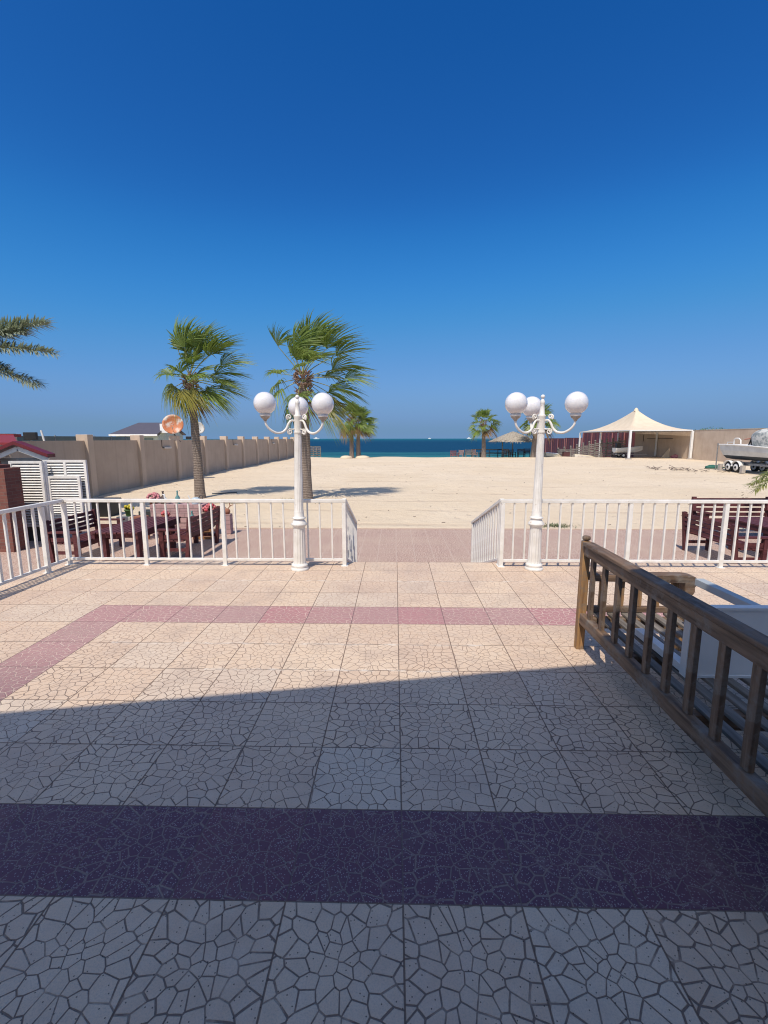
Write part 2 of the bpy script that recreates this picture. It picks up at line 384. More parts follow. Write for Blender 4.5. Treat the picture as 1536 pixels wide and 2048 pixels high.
def brick_mat(name, a, c, mortar, sx=.22, sy=.075):
    m, t, b = nodes(name); g = G(t); P = g.tc.outputs['Object']; b.inputs['Roughness'].default_value = .9
    sep = g.n('ShaderNodeSeparateXYZ'); g.l(P, sep.inputs[0]); cb = g.n('ShaderNodeCombineXYZ')
    g.l(g.math('ADD', sep.outputs[0], sep.outputs[1]), cb.inputs[0]); g.l(sep.outputs[2], cb.inputs[1])
    br = g.n('ShaderNodeTexBrick'); br.inputs['Scale'].default_value = 1; br.inputs['Brick Width'].default_value = sx
    br.inputs['Row Height'].default_value = sy; br.inputs['Mortar Size'].default_value = .006
    br.inputs['Color1'].default_value = (*a,1); br.inputs['Color2'].default_value = (*c,1); br.inputs['Mortar'].default_value = (*mortar,1)
    g.l(cb.outputs[0], br.inputs['Vector'])
    col = g.mix(g.math('MULTIPLY', g.ramp(g.noise(P, 6, 5), .5, .7), .4), br.outputs['Color'], tuple(x*.6 for x in a))
    g.l(col, b.inputs['Base Color']); q = g.math('SUBTRACT', 1, br.outputs['Fac']); g.bump(q, .6, .01, b)
    return m
def leaf_mat(name, c1, c2, tr=.35):
    m, t, b = nodes(name); g = G(t); P = g.tc.outputs['Object']
    col = g.mix(g.ramp(g.noise(P, 2.2, 4), .35, .65), c1, c2)
    g.l(col, b.inputs['Base Color']); b.inputs['Roughness'].default_value = .45
    tl = g.n('ShaderNodeBsdfTranslucent'); g.l(g.mix(.5, col, (.16,.22,.02)), tl.inputs[0])
    mx = g.n('ShaderNodeMixShader'); mx.inputs[0].default_value = tr
    g.l(b.outputs[0], mx.inputs[1]); g.l(tl.outputs[0], mx.inputs[2])
    g.l(mx.outputs[0], t.nodes['Material Output'].inputs[0])
    return m
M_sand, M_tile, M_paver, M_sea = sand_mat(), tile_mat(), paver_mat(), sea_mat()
M_wall = wall_mat('render_wall', (.44,.345,.265), (.51,.405,.315), True)
M_pillar = wall_mat('pillar_render', (.50,.395,.305), (.57,.455,.355), True)  # the wall's render again, paler to stand for sun on the pillars
M_wall_far = wall_mat('rough_concrete_wall', (.46,.36,.285), (.54,.44,.35))
M_brick = brick_mat('red_brick', (.20,.075,.055), (.15,.055,.045), (.17,.11,.09))
M_block = brick_mat('pink_block', (.46,.30,.28), (.40,.25,.25), (.22,.15,.14), .24, .12)
LEAF = leaf_mat('fan_leaf', (.145,.22,.035), (.25,.33,.09))
LEAF_OLD = leaf_mat('fan_leaf_old', (.34,.30,.07), (.25,.25,.06))
LEAF_DEAD = leaf_mat('fan_leaf_dead', (.25,.15,.06), (.17,.10,.05), .15)
PETIOLE = mat('petiole', (.34,.33,.11), .5, (.22,.24,.07), 5)
BOOT = mat('dead_leaf_base', (.10,.055,.035), .9, (.30,.20,.16), 30, lo=.5, hi=.75)
TRUNK = None
def trunk_mat():
    m, t, b = nodes('palm_trunk'); g = G(t); P = g.tc.outputs['Object']; b.inputs['Roughness'].default_value = .95
    ring = g.n('ShaderNodeTexWave', wave_type='BANDS', bands_direction='Z'); ring.inputs['Scale'].default_value = 4.5
    ring.inputs['Distortion'].default_value = 3.5; ring.inputs['Detail'].default_value = 4; ring.inputs['Detail Scale'].default_value = 2.5
    g.l(P, ring.inputs['Vector'])
    crk = g.noise(g.mapv(P, (6,6,1.2)), 3.5, 6, .75)
    col = g.mix(ring.outputs['Fac'], (.18,.142,.118), (.29,.235,.195)); col = g.mix(g.math('MULTIPLY', g.ramp(crk, .5, .68), .65), col, (.11,.08,.065))
    g.l(col, b.inputs['Base Color']); g.bump(g.math('ADD', g.math('MULTIPLY', ring.outputs['Fac'], .4), crk), .8, .04, b)
    return m
TRUNK = trunk_mat()

# ---------------------------------------------------------------- ground, water
GZ = -.75
def ground_z(x, y):
    z = GZ
    if y > 62.5:
        t = (y-62.5)/12; z -= 1.0*min(t, 1)**1.2 if t < 1 else 1.0 + (y-74.5)*.03
    if 14 < y < 66:
        z += .05*math.sin(x*.45+y*.23)*math.sin(y*.31-x*.12)*min(1, (y-14)/6) + .03*math.sin(x*1.3+1)*math.sin(y*.9)*min(1, (y-14)/6)
    if y > 55: z += .05*math.sin(x*.55+2)*math.exp(-((y-61)/3)**2)
    if y < 12.72: z = GZ-.08
    return z
def grid(xs, ys, fz):
    m = MB(); vs = [(x, y, fz(x, y)) for y in ys for x in xs]; nx = len(xs)
    m.add(vs, [(j*nx+i, j*nx+i+1, (j+1)*nx+i+1, (j+1)*nx+i) for j in range(len(ys)-1) for i in range(nx-1)], 0, True)
    return m
xs = [-900,-300,-100,-40,-25]+[-20+i*.5 for i in range(141)]+[60,80,120,300,900]
ys = [-60,-20,-5,5,12.71,12.73]+[13+i*.5 for i in range(70)]+[48+i*.4 for i in range(70)]+[77,80,90,120,200]
tag(grid(xs, ys, ground_z).build('sand_ground', M_sand), kind='structure')
m = MB(); m.add([(-4000,70,-2.0),(4000,70,-2.0),(4000,4200,-2.0),(-4000,4200,-2.0)], [(0,1,2,3)])
tag(m.build('sea', M_sea), kind='structure')
m = MB(); m.box((-13.2,-6,GZ-.3),(30,12.72,GZ+.004)); tag(m.build('paving', M_paver), kind='structure')
# thin kerb of sand-dusted concrete at the paving's far edge
m = MB(); m.box((-13.2,12.722,GZ-.2),(30,12.80,GZ+.018)); tag(m.build('paving_kerb', mat('sandy_kerb', (.55,.44,.34), .9, (.48,.36,.27), 3)), kind='structure')
# terrace
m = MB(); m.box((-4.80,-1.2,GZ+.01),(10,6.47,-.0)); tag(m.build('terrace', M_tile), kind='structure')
m = MB()
for i in range(4): m.box((-.80, 6.472+.45*i, GZ+.012), (1.50, 6.468+.45*(i+1), -.15*(i+1)))
tag(m.build('terrace_steps', M_paver), kind='structure')

# ---------------------------------------------------------------- house (unseen; height and width shaped to shade the near terrace yet admit skylight)
ang_h = math.atan(.18)
hs_ = thing('house', 'two-storey rendered house behind the viewpoint whose facade shades the near terrace', 'house', (0,-.85,0), ang_h)
m = MB(); m.box((-6,-.3,-.75),(-.5,0,7.0)); m.box((.5,-.3,-.75),(4,0,7.0)); m.box((-.5,-.3,2.2),(.5,0,7.0)); m.box((-6,-4,-.75),(-5.7,-.302,7)); m.box((3.7,-4,-.75),(4,-.302,7))
m.box((-6,-4.3,-.75),(4,-4.002,7)); m.build('wall', mat('house_render', (.72,.68,.62), .85), hs_)
m = MB(); m.box((-5.698,-4.0,6.6),(3.698,-.302,6.9)); m.build('roof', mat('roof_screed', (.5,.45,.38), .8), hs_)
m = MB(); m.box((-.497,-.26,0),(.497,-.20,2.197)); m.build('door', mat('brown_door', (.12,.07,.04), .5), hs_)

# ---------------------------------------------------------------- railings
def railing(name, label, p0, p1, posts, spacing, bw=.019, bd=.026, htop=.93, zf=None, group='white metal railings round the terrace', flip=False, nobase=False):
    """level or sloping railing from p0 to p1 (x,y,z of foot line)"""
    p0 = Vector(p0); p1 = Vector(p1); L = (p1-p0).length; d = (p1-p0).normalized(); dh = Vector((d.x,d.y,0)).normalized()
    t = thing(name, label, 'railing', p0, group=group)
    def at_(s_, z): return (p1-p0)*(s_/L)+Vector((0,0,z))
    m = MB(); m.beam(at_(-.03,htop-.02), at_(L+.03,htop-.02), .055, .045); m.build('top_rail', white, t, bevel=.006)
    m = MB(); m.beam(at_(0,.085), at_(L,.085), .035, .035); m.build('bottom_rail', white, t, bevel=.004)
    m = MB(); m.beam((0,0,0),(0,0,htop-.045), .053, .053, up=dh); post0 = m.build('post', white, t, bevel=.004)
    post0.location = at_(posts[0], 0)
    fl = MB(); fl.box((-.045,-.045,0),(.045,.045,.008)); f0 = fl.build('foot_plate', white, post0)
    for s_ in posts[1:]:
        q = post0.copy(); COL.objects.link(q); q.parent = t; q.location = at_(s_, 0)
        r_ = f0.copy(); COL.objects.link(r_); r_.parent = q
    m = MB(); m.beam((0,0,.10),(0,0,htop-.042), bd, bw, up=dh)
    bar0 = None; ps = [-1e9]+list(posts)+[1e9]
    edges = [0]+sorted(posts)+[L]; edges = sorted(set(edges))
    for a, c in zip(edges[:-1], edges[1:]):
        if c-a < spacing*1.2: continue
        n = max(1, round((c-a)/spacing)); st = (c-a)/n
        for k in range(1, n):
            if bar0 is None: bar0 = m.build('baluster', white, t); bar0.location = at_(a+st*k, 0)
            else:
                q = bar0.copy(); COL.objects.link(q); q.parent = t; q.location = at_(a+st*k, 0)
    return t
FY = 6.26
railing('railing', 'long white railing left of the steps, running behind the picnic table to the corner', (-4.62,FY,0), (-.73,FY,0), [0,1.11,2.22,3.89], .16)
railing('railing', 'white railing along the left side of the terrace in front of the brick pillar', (-4.62,FY-.05,0), (-4.62,.4,0), [.36,1.66,2.96,4.26,5.56], .145, bw=.034, bd=.02)
railing('railing', 'long white railing right of the steps, in front of the maroon benches', (1.43,FY,0), (9.8,FY,0), [0,1.71,2.98,4.25,5.52,6.79,8.06,8.33], .16)
railing('railing', 'short sloping white railing down the left side of the steps', (-.73,FY+.08,0), (-.76,8.45,-.70), [0,2.2], .165, group='sloping railings beside the steps', bw=.03, bd=.02)
railing('railing', 'short sloping white railing down the right side of the steps', (1.43,FY+.08,0), (1.41,8.5,-.70), [0,2.2], .165, group='sloping railings beside the steps', bw=.045, bd=.02)

# ---------------------------------------------------------------- lamp posts
OPAL, ot, ob = nodes('opal_globe')
ob.inputs['Base Color'].default_value = (.74,.74,.76,1); ob.inputs['Roughness'].default_value = .12; ob.inputs['Coat Weight'].default_value = .6; ob.inputs['Coat Roughness'].default_value = .04
ob.inputs['Subsurface Weight'].default_value = .25; ob.inputs['Subsurface Radius'].default_value = (.1,.1,.1); ob.inputs['Subsurface Scale'].default_value = .5
GREYCAP = mat('lamp_collar', (.42,.39,.35), .5, (.30,.26,.22), 12)
def spiral(c, r0, turns, a0, sgn, ax, n=22):
    pts = []
    for i in range(n):
        t = i/(n-1); a = a0+sgn*turns*2*math.pi*t; r = r0*(1-.78*t)
        pts.append(c + ax*(r*math.cos(a)) + Vector((0,0,1))*(r*math.sin(a)))
    return pts
def lamp(label, loc, angs, lean=(0,0), rg=.142, arms=(.42,.42,.42)):
    t = thing('street_lamp', label, 'lamp post', loc, group='white three-globe lamp posts on the terrace')
    t.rotation_euler = (lean[0], lean[1], 0)
    m = MB(); m.lathe([(.118,0),(.122,.012),(.115,.03),(.10,.045),(.112,.06),(.108,.075),(.088,.09)], 40); m.build('base', white, t)
    m = MB(); m.lathe([(.086,.088),(.086,.10,.10),(.086,.13,.10),(.078,.56,.10),(.076,.575)], 96, flute=14)
    m.lathe([(.076,.572),(.080,.592),(.106,.618),(.108,.630),(.086,.655),(.070,.685),(.070,.694),(.086,.700),(.088,.712),(.070,.722),(.064,.73),(.064,.80)], 40)
    m.lathe([(.060,.80),(.060,.82,.10),(.046,1.80,.10),(.045,1.815)], 96, flute=14); m.build('shaft', white, t)
    m = MB(); m.lathe([(.046,1.81),(.055,1.825),(.048,1.84),(.046,1.86),(.046,2.02),(.052,2.035),(.046,2.045),(.034,2.055),(.026,2.18),(.03,2.19),(.03,2.215),(.02,2.235),(.012,2.25)], 24); m.build('column_head', white, t)
    m = MB(); m.sphere((0,0,2.275), .027, 12); m.build('finial', white, t)
    first = None
    for a, L in zip(angs, arms):
        ax = Vector((math.cos(a), math.sin(a), 0)); Z = Vector((0,0,1)); m = MB()
        P0 = ax*.05+Z*1.985; pts = []
        ctl = [ax*.045+Z*1.975, ax*.09+Z*1.975, ax*.125+Z*1.93, ax*.15+Z*1.875, ax*.20+Z*1.83, ax*.28+Z*1.82, ax*.355+Z*1.855, ax*(L-.015)+Z*1.91, ax*L+Z*1.965]
        # Catmull-Rom through control points
        for i in range(len(ctl)-1):
            a0 = ctl[max(i-1,0)]; a1 = ctl[i]; a2 = ctl[i+1]; a3 = ctl[min(i+2,len(ctl)-1)]
            for k in range(5):
                u = k/5; pts.append(.5*((2*a1)+(a2-a0)*u+(2*a0-5*a1+4*a2-a3)*u*u+(3*a1-a0-3*a2+a3)*u**3))
        pts.append(ctl[-1]); n = len(pts)
        m.tube(pts, [.0125+.004*math.sin(math.pi*i/n) for i in range(n)], 8)
        m.tube(spiral(ax*.115+Z*2.02, .036, 1.35, math.radians(-60), 1, ax), [.011]*22, 6)       # upper scroll
        m.tube(spiral(ax*.105+Z*1.835, .036, 1.35, math.radians(60), -1, ax), [.010]*22, 6)      # lower scroll
        m.tube([ax*.045+Z*1.87, ax*.075+Z*1.865, ax*.12+Z*1.87], [.010]*3, 6)
        am = m.build('arm', white, t)
        c = ax*L
        m = MB(); m.lathe([(.016,1.96),(.03,1.985),(.05,2.0),(.062,2.02)], 20, (c.x,c.y,0), 0)
        m.lathe([(.062,2.02),(.066,2.026),(.066,2.05),(.056,2.055)], 24, (c.x,c.y,0), 1); m.build('globe_holder', [GREYCAP, white], am)
        m = MB(); m.sphere((c.x,c.y,2.05+rg*.93), rg, 24); m.build('globe', OPAL, t)
    return t
lamp('white lamp post with three globes, left of the steps, in front of the tall palm', (-1.32,6.07,0), [R(211),R(-31),R(100)], lean=(0,R(.9)), rg=.138)
lamp('white lamp post with three globes, right of the steps, in front of the thatched umbrella', (1.849,6.14,0), [R(205),R(-37),R(92)], lean=(0,R(.15)), rg=.138)

# ---------------------------------------------------------------- left boundary wall
t = thing('boundary_wall', 'long beige rendered boundary wall with pillars on the left of the beach', 'wall', (-13.45,0,GZ))
m = MB(); m.box((-.22,6,-.3),(0,62.4,2.42)); m.build('wall_panel', M_wall, t)
m = MB(); m.box((-.36,-.20,-.3),(.15,.20,2.68)); p0 = m.build('pillar', M_pillar, t, bevel=.015); p0.location = (0,20.2-4.17*3,0)
for i in range(-2, 11):
    q = p0.copy(); COL.objects.link(q); q.parent = t; q.location = (0, 20.2+4.17*i, 0)
m = MB(); m.box((.25,6,2.421),(-.45,6.3,2.43))
# wall lights
def wall_light(y, z, label):
    t = thing('wall_light', label, 'wall light', (-13.45,y,z), group='white strip lights along the beige wall')
    m = MB(); m.box((0,-.42,-.04),(.09,.42,.05)); m.build('housing', mat('light_housing', (.6,.55,.5), .4), t, bevel=.015)
    m = MB(); m.box((.005,-.40,-.055),(.085,.40,-.041)); m.build('diffuser', white_plain, t)
    m = MB(); m.tube([(.03,-.42,.0),(.03,-.55,.0),(.03,-.62,.08),(.03,-.62,.45)], .016, 6); m.build('conduit', black, t)
wall_light(27.3, GZ+1.98, 'white strip light with black conduit, nearest one, below the rusty dish')
wall_light(39.2, GZ+1.98, 'small white strip light on the wall, middle one of three')
wall_light(51.5, GZ+1.98, 'farthest small white strip light near the sea end of the beige wall')
# dishes
rust = mat('rusty_dish', (.62,.55,.48), .6, (.50,.17,.07), 2.6, bump=.2, detail=8, lo=.49, hi=.62)
dish2 = mat('pale_dish', (.62,.60,.54), .5, (.45,.38,.30), 4, lo=.25, hi=.4)
def dish(label, x, y, z, r, mt, face):
    t = thing('satellite_dish', label, 'satellite dish', (x,y,z), group='satellite dishes above the wall')
    m = MB(); n = 28; vs = []; fs = []; N = Vector(face).normalized(); U = N.cross(Vector((0,0,1))).normalized(); V = U.cross(N)
    for j in range(2):
        for i in range(6):
            rr = r*i/5
            for k in range(n):
                a = 2*math.pi*k/n
                vs.append(U*(rr*math.cos(a)) + V*(rr*math.sin(a)) + N*(.30*rr*rr/r - .02*j + .0) )
    for j in range(2):
        o = j*6*n
        for i in range(5):
            for k in range(n):
                q = (o+i*n+k, o+i*n+(k+1)%n, o+(i+1)*n+(k+1)%n, o+(i+1)*n+k); fs.append(q if j == 0 else q[::-1])
    for k in range(n): fs.append((5*n+k, 5*n+(k+1)%n, 11*n+(k+1)%n, 11*n+k))
    vs = [v+Vector((0,0,r+.12)) for v in vs]
    m.add(vs, fs, 0, True); m.build('reflector', mt, t)
    m = MB(); m.tube([(0,.1,-.3),(0,.1,r+.1),(0,.0,r+.12)], .035, 8); m.tube([(0,.1,.15),(.25,.3,-.3)], .02, 6); m.build('mount', grey_wood, t)
    m = MB(); m.tube([N*.03+Vector((0,0,.15)), N*(r*.75)+Vector((0,0,r*.7))], .012, 6); m.sphere(N*(r*.78)+Vector((0,0,r*.75)), .035, 8); m.build('feed_arm', steel, t)
dish('large round satellite dish blotched with orange rust, above the beige wall', -13.5, 28.4, GZ+2.6, .60, rust, (.35,-1,.25))
dish('smaller pale satellite dish half hidden behind the left palm trunk', -13.75, 32.6, GZ+2.68, .42, dish2, (.75,-.7,.25))
# small things on the wall top
def flood(label, x, y, z, s_=1):
    t = thing('floodlight', label, 'floodlight', (x,y,z)); m = MB(); m.box((-.16*s_,-.06,.02),(.16*s_,.05,.2*s_)); m.build('lamp_head', black, t, bevel=.01)
    m = MB(); m.beam((0,0,-.05),(0,0,.04),.03,.03); m.build('bracket', steel, t)
pz = at(85,876,18.2)
flood('black floodlight on top of the wall near the red hut roof', -13.5, 17.1, GZ+2.44, 1.5)
flood('little black floodlight on the wall between the two dishes', -13.5, 30.4, GZ+2.44, 1.0)
m = MB(); m.tube([(0,0,0),(-.08,0,.42)], .035, 8)
tag(m.build('vent_pipe', white_plain, loc=(-13.5,17.75,GZ+2.4)), 'short white pipe sticking up from the wall beside the floodlight', 'pipe')
# neighbour's glass balustrade
t = thing('glass_balustrade', 'low glass balustrade with thin posts just beyond the left wall', 'balustrade', (-16,0,GZ))
GLS = mat('green_glass', (.16,.22,.20), .15, (.12,.17,.16), 2)
for k in range(9):
    m = MB(); m.box((0,16+k*1.45,2.0),(.012,17.35+k*1.45,2.62)); m.build('glass_panel', GLS, t)
    m = MB(); m.box((-.02,17.36+k*1.45,1.2),(.03,17.41+k*1.45,2.66)); m.build('post', steel, t)
m = MB(); m.box((-.1,16,-.75),(.1,29.2,1.99)); m.build('wall_panel', M_wall_far, t)
# neighbour's house
t = thing('cabin_house', 'pale green cabin with a grey pitched roof beyond the left wall', 'house', (-22.1,36,GZ))
gw = mat('pale_green_wall', (.50,.58,.50), .7); rf = mat('grey_roof', (.10,.09,.11), .5, (.08,.075,.09), 3, (1,8,1))
m = MB(); m.box((.25,.3,0),(3.6,4.6,2.75)); m.add([(3.62,.3,2.7),(3.62,4.6,2.7),(3.62,2.4,3.75),(3.55,.3,2.7),(3.55,4.6,2.7),(3.55,2.4,3.75)], [(0,1,2),(5,4,3),(0,2,5,3),(1,4,5,2)]); wl = m.build('wall', gw, t)
m = MB(); m.hexa([(0,-.1,2.78),(3.75,-.1,2.78),(3.75,2.4,3.72),(1.0,2.4,3.72),(0,-.1,2.86),(3.75,-.1,2.86),(3.75,2.4,3.80),(1.0,2.4,3.80)])
m.hexa([(1.0,2.402,3.72),(3.75,2.402,3.72),(3.75,4.9,2.78),(0,4.9,2.78),(1.0,2.402,3.80),(3.75,2.402,3.80),(3.75,4.9,2.86),(0,4.9,2.86)]); m.build('roof', rf, t)
m = MB(); m.box((-.02,-.16,2.70),(3.76,-.102,2.84)); m.build('fascia', white_plain, t)
for k in range(3):
    m = MB(); m.box((.5+k*1.0,.27,1.6),(1.2+k*1.0,.298,2.55)); m.build('window', GLS, t)
m = MB(); m.box((3.64,.6,2.95),(4.3,1.3,3.65)); m.build('air_conditioner', white_plain, t)

# ---------------------------------------------------------------- palms
def trunk(t, h, rb, rt, bend, rnd):
    m = MB(); n = 22; pts = []; rs = []
    for i in range(n+1):
        u = i/n
        pts.append((bend[0]*u*u+.01*rnd.uniform(-1,1), bend[1]*u*u, -.25+(h+.25)*u)); r = rt+(rb-rt)*(1-u)**1.3+(.22*rb)*math.exp(-u*14)
        rs.append(r*(1+.025*rnd.uniform(-1,1)))
    m.tube(pts, rs, 16); m.build('trunk', TRUNK, t); return Vector(pts[-1])
def fan_leaf(m, hub0, d, pet, Rr, nseg, wind, droop, rnd, mi, span=105, pw=.016):
    d = d.normalized(); Z = Vector((0,0,1)); pts = []
    sag = .22*pet*(1-abs(d.z)*.5)
    for i in range(6):
        u = i/5; pts.append(hub0 + d*(pet*u) - Z*(sag*u*u) + wind*(.18*pet*u*u))
    m.tube(pts, [pw*(1-.45*i/5) for i in range(6)], 4, 3, cap=False)
    a = (pts[-1]-pts[-2]).normalized(); hub = pts[-1]
    s_ = a.cross(Z)
    if s_.length < .1: s_ = Vector((rnd.uniform(-1,1), rnd.uniform(-1,1), 0))
    s_.normalize(); nrm = s_.cross(a).normalized()
    tw = rnd.uniform(-.6,.6); s_, nrm = s_*math.cos(tw)+nrm*math.sin(tw), nrm*math.cos(tw)-s_*math.sin(tw)
    sp = R(span)
    for k in range(nseg):
        an = -sp+2*sp*(k+.5)/nseg; L = Rr*(.74+.26*math.cos(an*.8))*rnd.uniform(.9,1.06)
        d0 = (a*math.cos(an)+s_*math.sin(an) + nrm*(.45*abs(math.sin(an)) + .08)).normalized()
        w0 = 2*sp/nseg; kd = droop*rnd.uniform(.6,1.5); kw = rnd.uniform(.7,1.3)
        side = (s_*math.cos(an)-a*math.sin(an)).normalized()
        base = len(m.v); vs = []
        fr = (0, .3, .55, .78, 1.0)
        for u in fr:
            r = L*u; c = hub + d0*r - Z*(kd*Rr*max(0,u-.25)**2*1.1) + wind*(kw*Rr*.55*u*u)
            wd = r*w0*.5 if u <= .55 else L*.55*w0*.5*(1-(u-.55)/.45)*1.0
            wd = max(wd, .002)
            fold = nrm*(wd*.5)
            vs += [c-side*wd+fold, c-fold*.6, c+side*wd+fold]
        fs = []
        for i in range(4):
            o = i*3; fs += [(o,o+1,o+4,o+3),(o+1,o+2,o+5,o+4)]
        m.add(vs, fs, mi, False)
def fan_palm(label, loc, h, size, seed, bend=(0,0), nleaf=30, nseg=26, rb=.26, rt=.15, windk=1.0, extra=None, dead=.12):
    rnd = random.Random(seed)
    t = thing('fan_palm', label, 'palm tree', loc, group='fan palms on the beach')
    top = trunk(t, h, rb, rt, bend, rnd)
    wind = Vector((1,.25,.0))*windk; m = MB()
    for k in range(nleaf):
        u = k/(nleaf-1); az = k*2.39996+rnd.uniform(-.3,.3)
        e = R(84-128*u**.85+rnd.uniform(-9,9))
        d = Vector((math.cos(az)*math.cos(e), math.sin(az)*math.cos(e), math.sin(e)))
        d = d + Vector((.16,0,0))*windk
        if d.x < -.15 and u < .75: d.z += .30*windk; d.x *= .75
        mi = 0
        if u > .80 and rnd.random() < .5: mi = 1
        if u > .9 and rnd.random() < dead*4: mi = 2
        pet = size*rnd.uniform(.55,.8)*(1.0 if u > .15 else .8); Rl = size*rnd.uniform(.62,.78)
        fan_leaf(m, top+Vector((0,0,.05+.35*size*(1-u)*.5)), d, pet, Rl, nseg, wind*(.35+.25*rnd.random()), .25+.5*u, rnd, mi)
    if extra:
        for (dx,dy,dz,pet,Rl,dr) in extra:
            q_ = rnd.random(); mi_ = 1 if (dz < -.3 and q_ < .35) else 0
            fan_leaf(m, top+Vector((0,0,.10+.15*(dz > .5))), Vector((dx,dy,dz)), pet*(.82+.22*(dz > .5)), Rl*(.95+.15*(dz > .4)), nseg, wind*.72, dr*.9+.15, rnd, mi_, 88, pw=.022)
    m.build('crown', [LEAF, LEAF_OLD, LEAF_DEAD, PETIOLE], t)
    m = MB()
    for k in range(90):
        a = rnd.uniform(0, 6.283); z = rnd.uniform(-.38,.28)*size; r = rt*(1.0+.35*math.sin((z/size+.4)*3)); L = rnd.uniform(.10,.20)*size
        c = top+Vector((math.cos(a)*r, math.sin(a)*r, z)); o = Vector((math.cos(a), math.sin(a), rnd.uniform(.2,1.3))).normalized()
        m.beam(c, c+o*L, .05*size, .02*size)
    m.build('leaf_base', BOOT, t)
    return t
P1 = [(-.42,-.15,1,1.45,1.25,.0),(-.30,.2,1,1.2,1.15,.05),(-.12,-.3,1,1.25,1.2,.1),(.12,.2,1,1.35,1.15,.1),(.32,-.2,1,1.2,1.2,.15),(.55,.25,1,1.25,1.2,.15),(.75,-.2,.95,1.15,1.2,.2),(.85,.3,.6,1.2,1.1,.2),
      (1,-.1,.42,1.25,1.0,.25),(1,-.3,.10,1.2,1.05,.3),(1,.25,-.05,1.2,1.0,.3),(.8,-.5,-.35,1.0,1.15,.6),(.45,-.8,-.5,.9,1.1,.8),(.1,-1,.30,.8,1.0,.5),(0,-.9,-.6,.85,1.05,.9),(-.45,-.8,-.4,.85,1.05,.9),(-.7,-.3,-.15,.85,1.0,1.1),(-.6,.3,-.5,.9,1.0,1.0),(.4,.7,-.4,.9,1.0,.8),(-.35,-.7,.5,.8,1.0,.5),(.5,-.8,.35,.9,1.05,.4)]
fan_palm('tall fan palm at the left, its windblown crown beside the rusty satellite dish', (-8.25,19.3,GZ), 4.72, 1.30, 11, bend=(-.1,0), nleaf=7, nseg=34, rb=.215, rt=.135, windk=.9, extra=P1)
P2 = [(-.78,-.25,.95,1.7,1.05,.05),(-.55,.2,.85,1.3,1.1,.2),(-.35,-.3,1,1.3,1.25,.15),(-.1,.25,1,1.4,1.2,.1),(.15,-.25,1,1.45,1.3,.1),(.4,.1,1,1.5,1.25,.1),(.65,-.3,.9,1.45,1.25,.15),(.85,.2,.8,1.5,1.25,.2),(.95,-.2,.5,1.5,1.2,.3),
      (1,-.15,.22,1.9,1.1,.35),(1,.2,-.05,1.3,1.2,.5),(.85,-.5,-.3,1.4,1.25,.7),(.7,-.3,-.75,1.4,1.25,.9),(.35,-.6,-.8,1.2,1.2,1.0),(-.2,-.8,-.55,1.1,1.2,1.0),(-.8,-.4,-.25,1.3,1.05,1.1),(-.95,.1,.10,1.3,.95,1.1),(-.6,.3,-.75,1.2,1.1,1.0),(.3,.8,-.5,1.1,1.1,.8),(.3,-.8,.55,.95,1.15,.4),(-.25,-.75,.7,.95,1.1,.4)]
fan_palm('broad fan palm directly behind the left lamp post with windblown crown', (-3.72,19.2,GZ), 4.72, 1.45, 23, bend=(.0,0), nleaf=7, nseg=34, rb=.26, rt=.17, windk=.9, extra=P2)
fan_palm('left one of the two close-set palms on the sand crest by the sea', (-5.66,61,GZ), 4.8, 1.95, 5, nleaf=26, nseg=20, rb=.32, rt=.2, windk=.7)
fan_palm('right one of the two close-set palms on the sand crest, with yellowing skirt', (-4.80,61.2,GZ), 4.3, 1.9, 8, nleaf=26, nseg=20, rb=.32, rt=.2, windk=.7, dead=.25)
fan_palm('lone slim palm on the sand crest right of the steps, clear of the umbrella', (11.5,61,GZ), 4.2, 1.7, 15, bend=(-.2,0), nleaf=24, nseg=20, rb=.34, rt=.19, windk=.3, dead=.2)
fan_palm('palm just right of the thatched umbrella, partly behind the right lamp post', (18.2,62,GZ), 4.7, 2.1, 31, bend=(.3,0), nleaf=26, nseg=20, rb=.38, rt=.24, windk=.35, dead=.2)
for (x, y, r, sd_) in [(-6.35,60.6,.8,1),(-4.2,60.6,.95,2)]:
    rn = random.Random(sd_); m = MB(); m.blob((0,0,0), (r, .7, .30), rn, 0, .05, 8)
    tag(m.build('sand_mound', M_sand, loc=(x,y,GZ)), kind='structure')

DATE = leaf_mat('date_leaf', (.26,.31,.23), (.37,.41,.32), .25)
DATE2 = leaf_mat('date_leaf_yellow', (.26,.26,.07), (.17,.22,.07), .25)
def frond(m, p0, d, L, droop, rnd, mi=0, ll=.34, n=84, side_up=.35):
    d = d.normalized(); Z = Vector((0,0,1)); pts = []
    for i in range(n+1):
        u = i/n; pts.append(p0 + d*(L*u) - Z*(droop*L*u**2.1))
    m.tube(pts[::3], [.022*(1-.85*i/(len(pts[::3])-1)) for i in range(len(pts[::3]))], 5, 2, cap=False)
    for i in range(int(n*.12), n+1):
        u = i/n; tg = (pts[min(i+1,n)]-pts[max(i-1,0)]).normalized(); s_ = tg.cross(Z).normalized(); nn = s_.cross(tg)
        for sg in (-1, 1):
            for rep in (0, 1, 2):
                l_ = ll*(.55+.45*math.sin(math.pi*min(1,u*1.02)**.8))*rnd.uniform(.8,1.15)
                dd = (tg*rnd.uniform(.75,1.05)+s_*sg*rnd.uniform(.45,.85)+nn*rnd.uniform(-.55,side_up+.45)).normalized()
                c = pts[i]-tg*(rep*.33*L/n); wd = .0125*(ll/.36)**.9
                q = nn.cross(dd).normalized()*wd; mid = c+dd*l_*.5; tip = c+dd*l_-Z*(.10*l_)
                m.add([c-q*.4, c+q*.4, mid+q, mid-q, tip], [(0,1,2,3),(3,2,4)], mi)
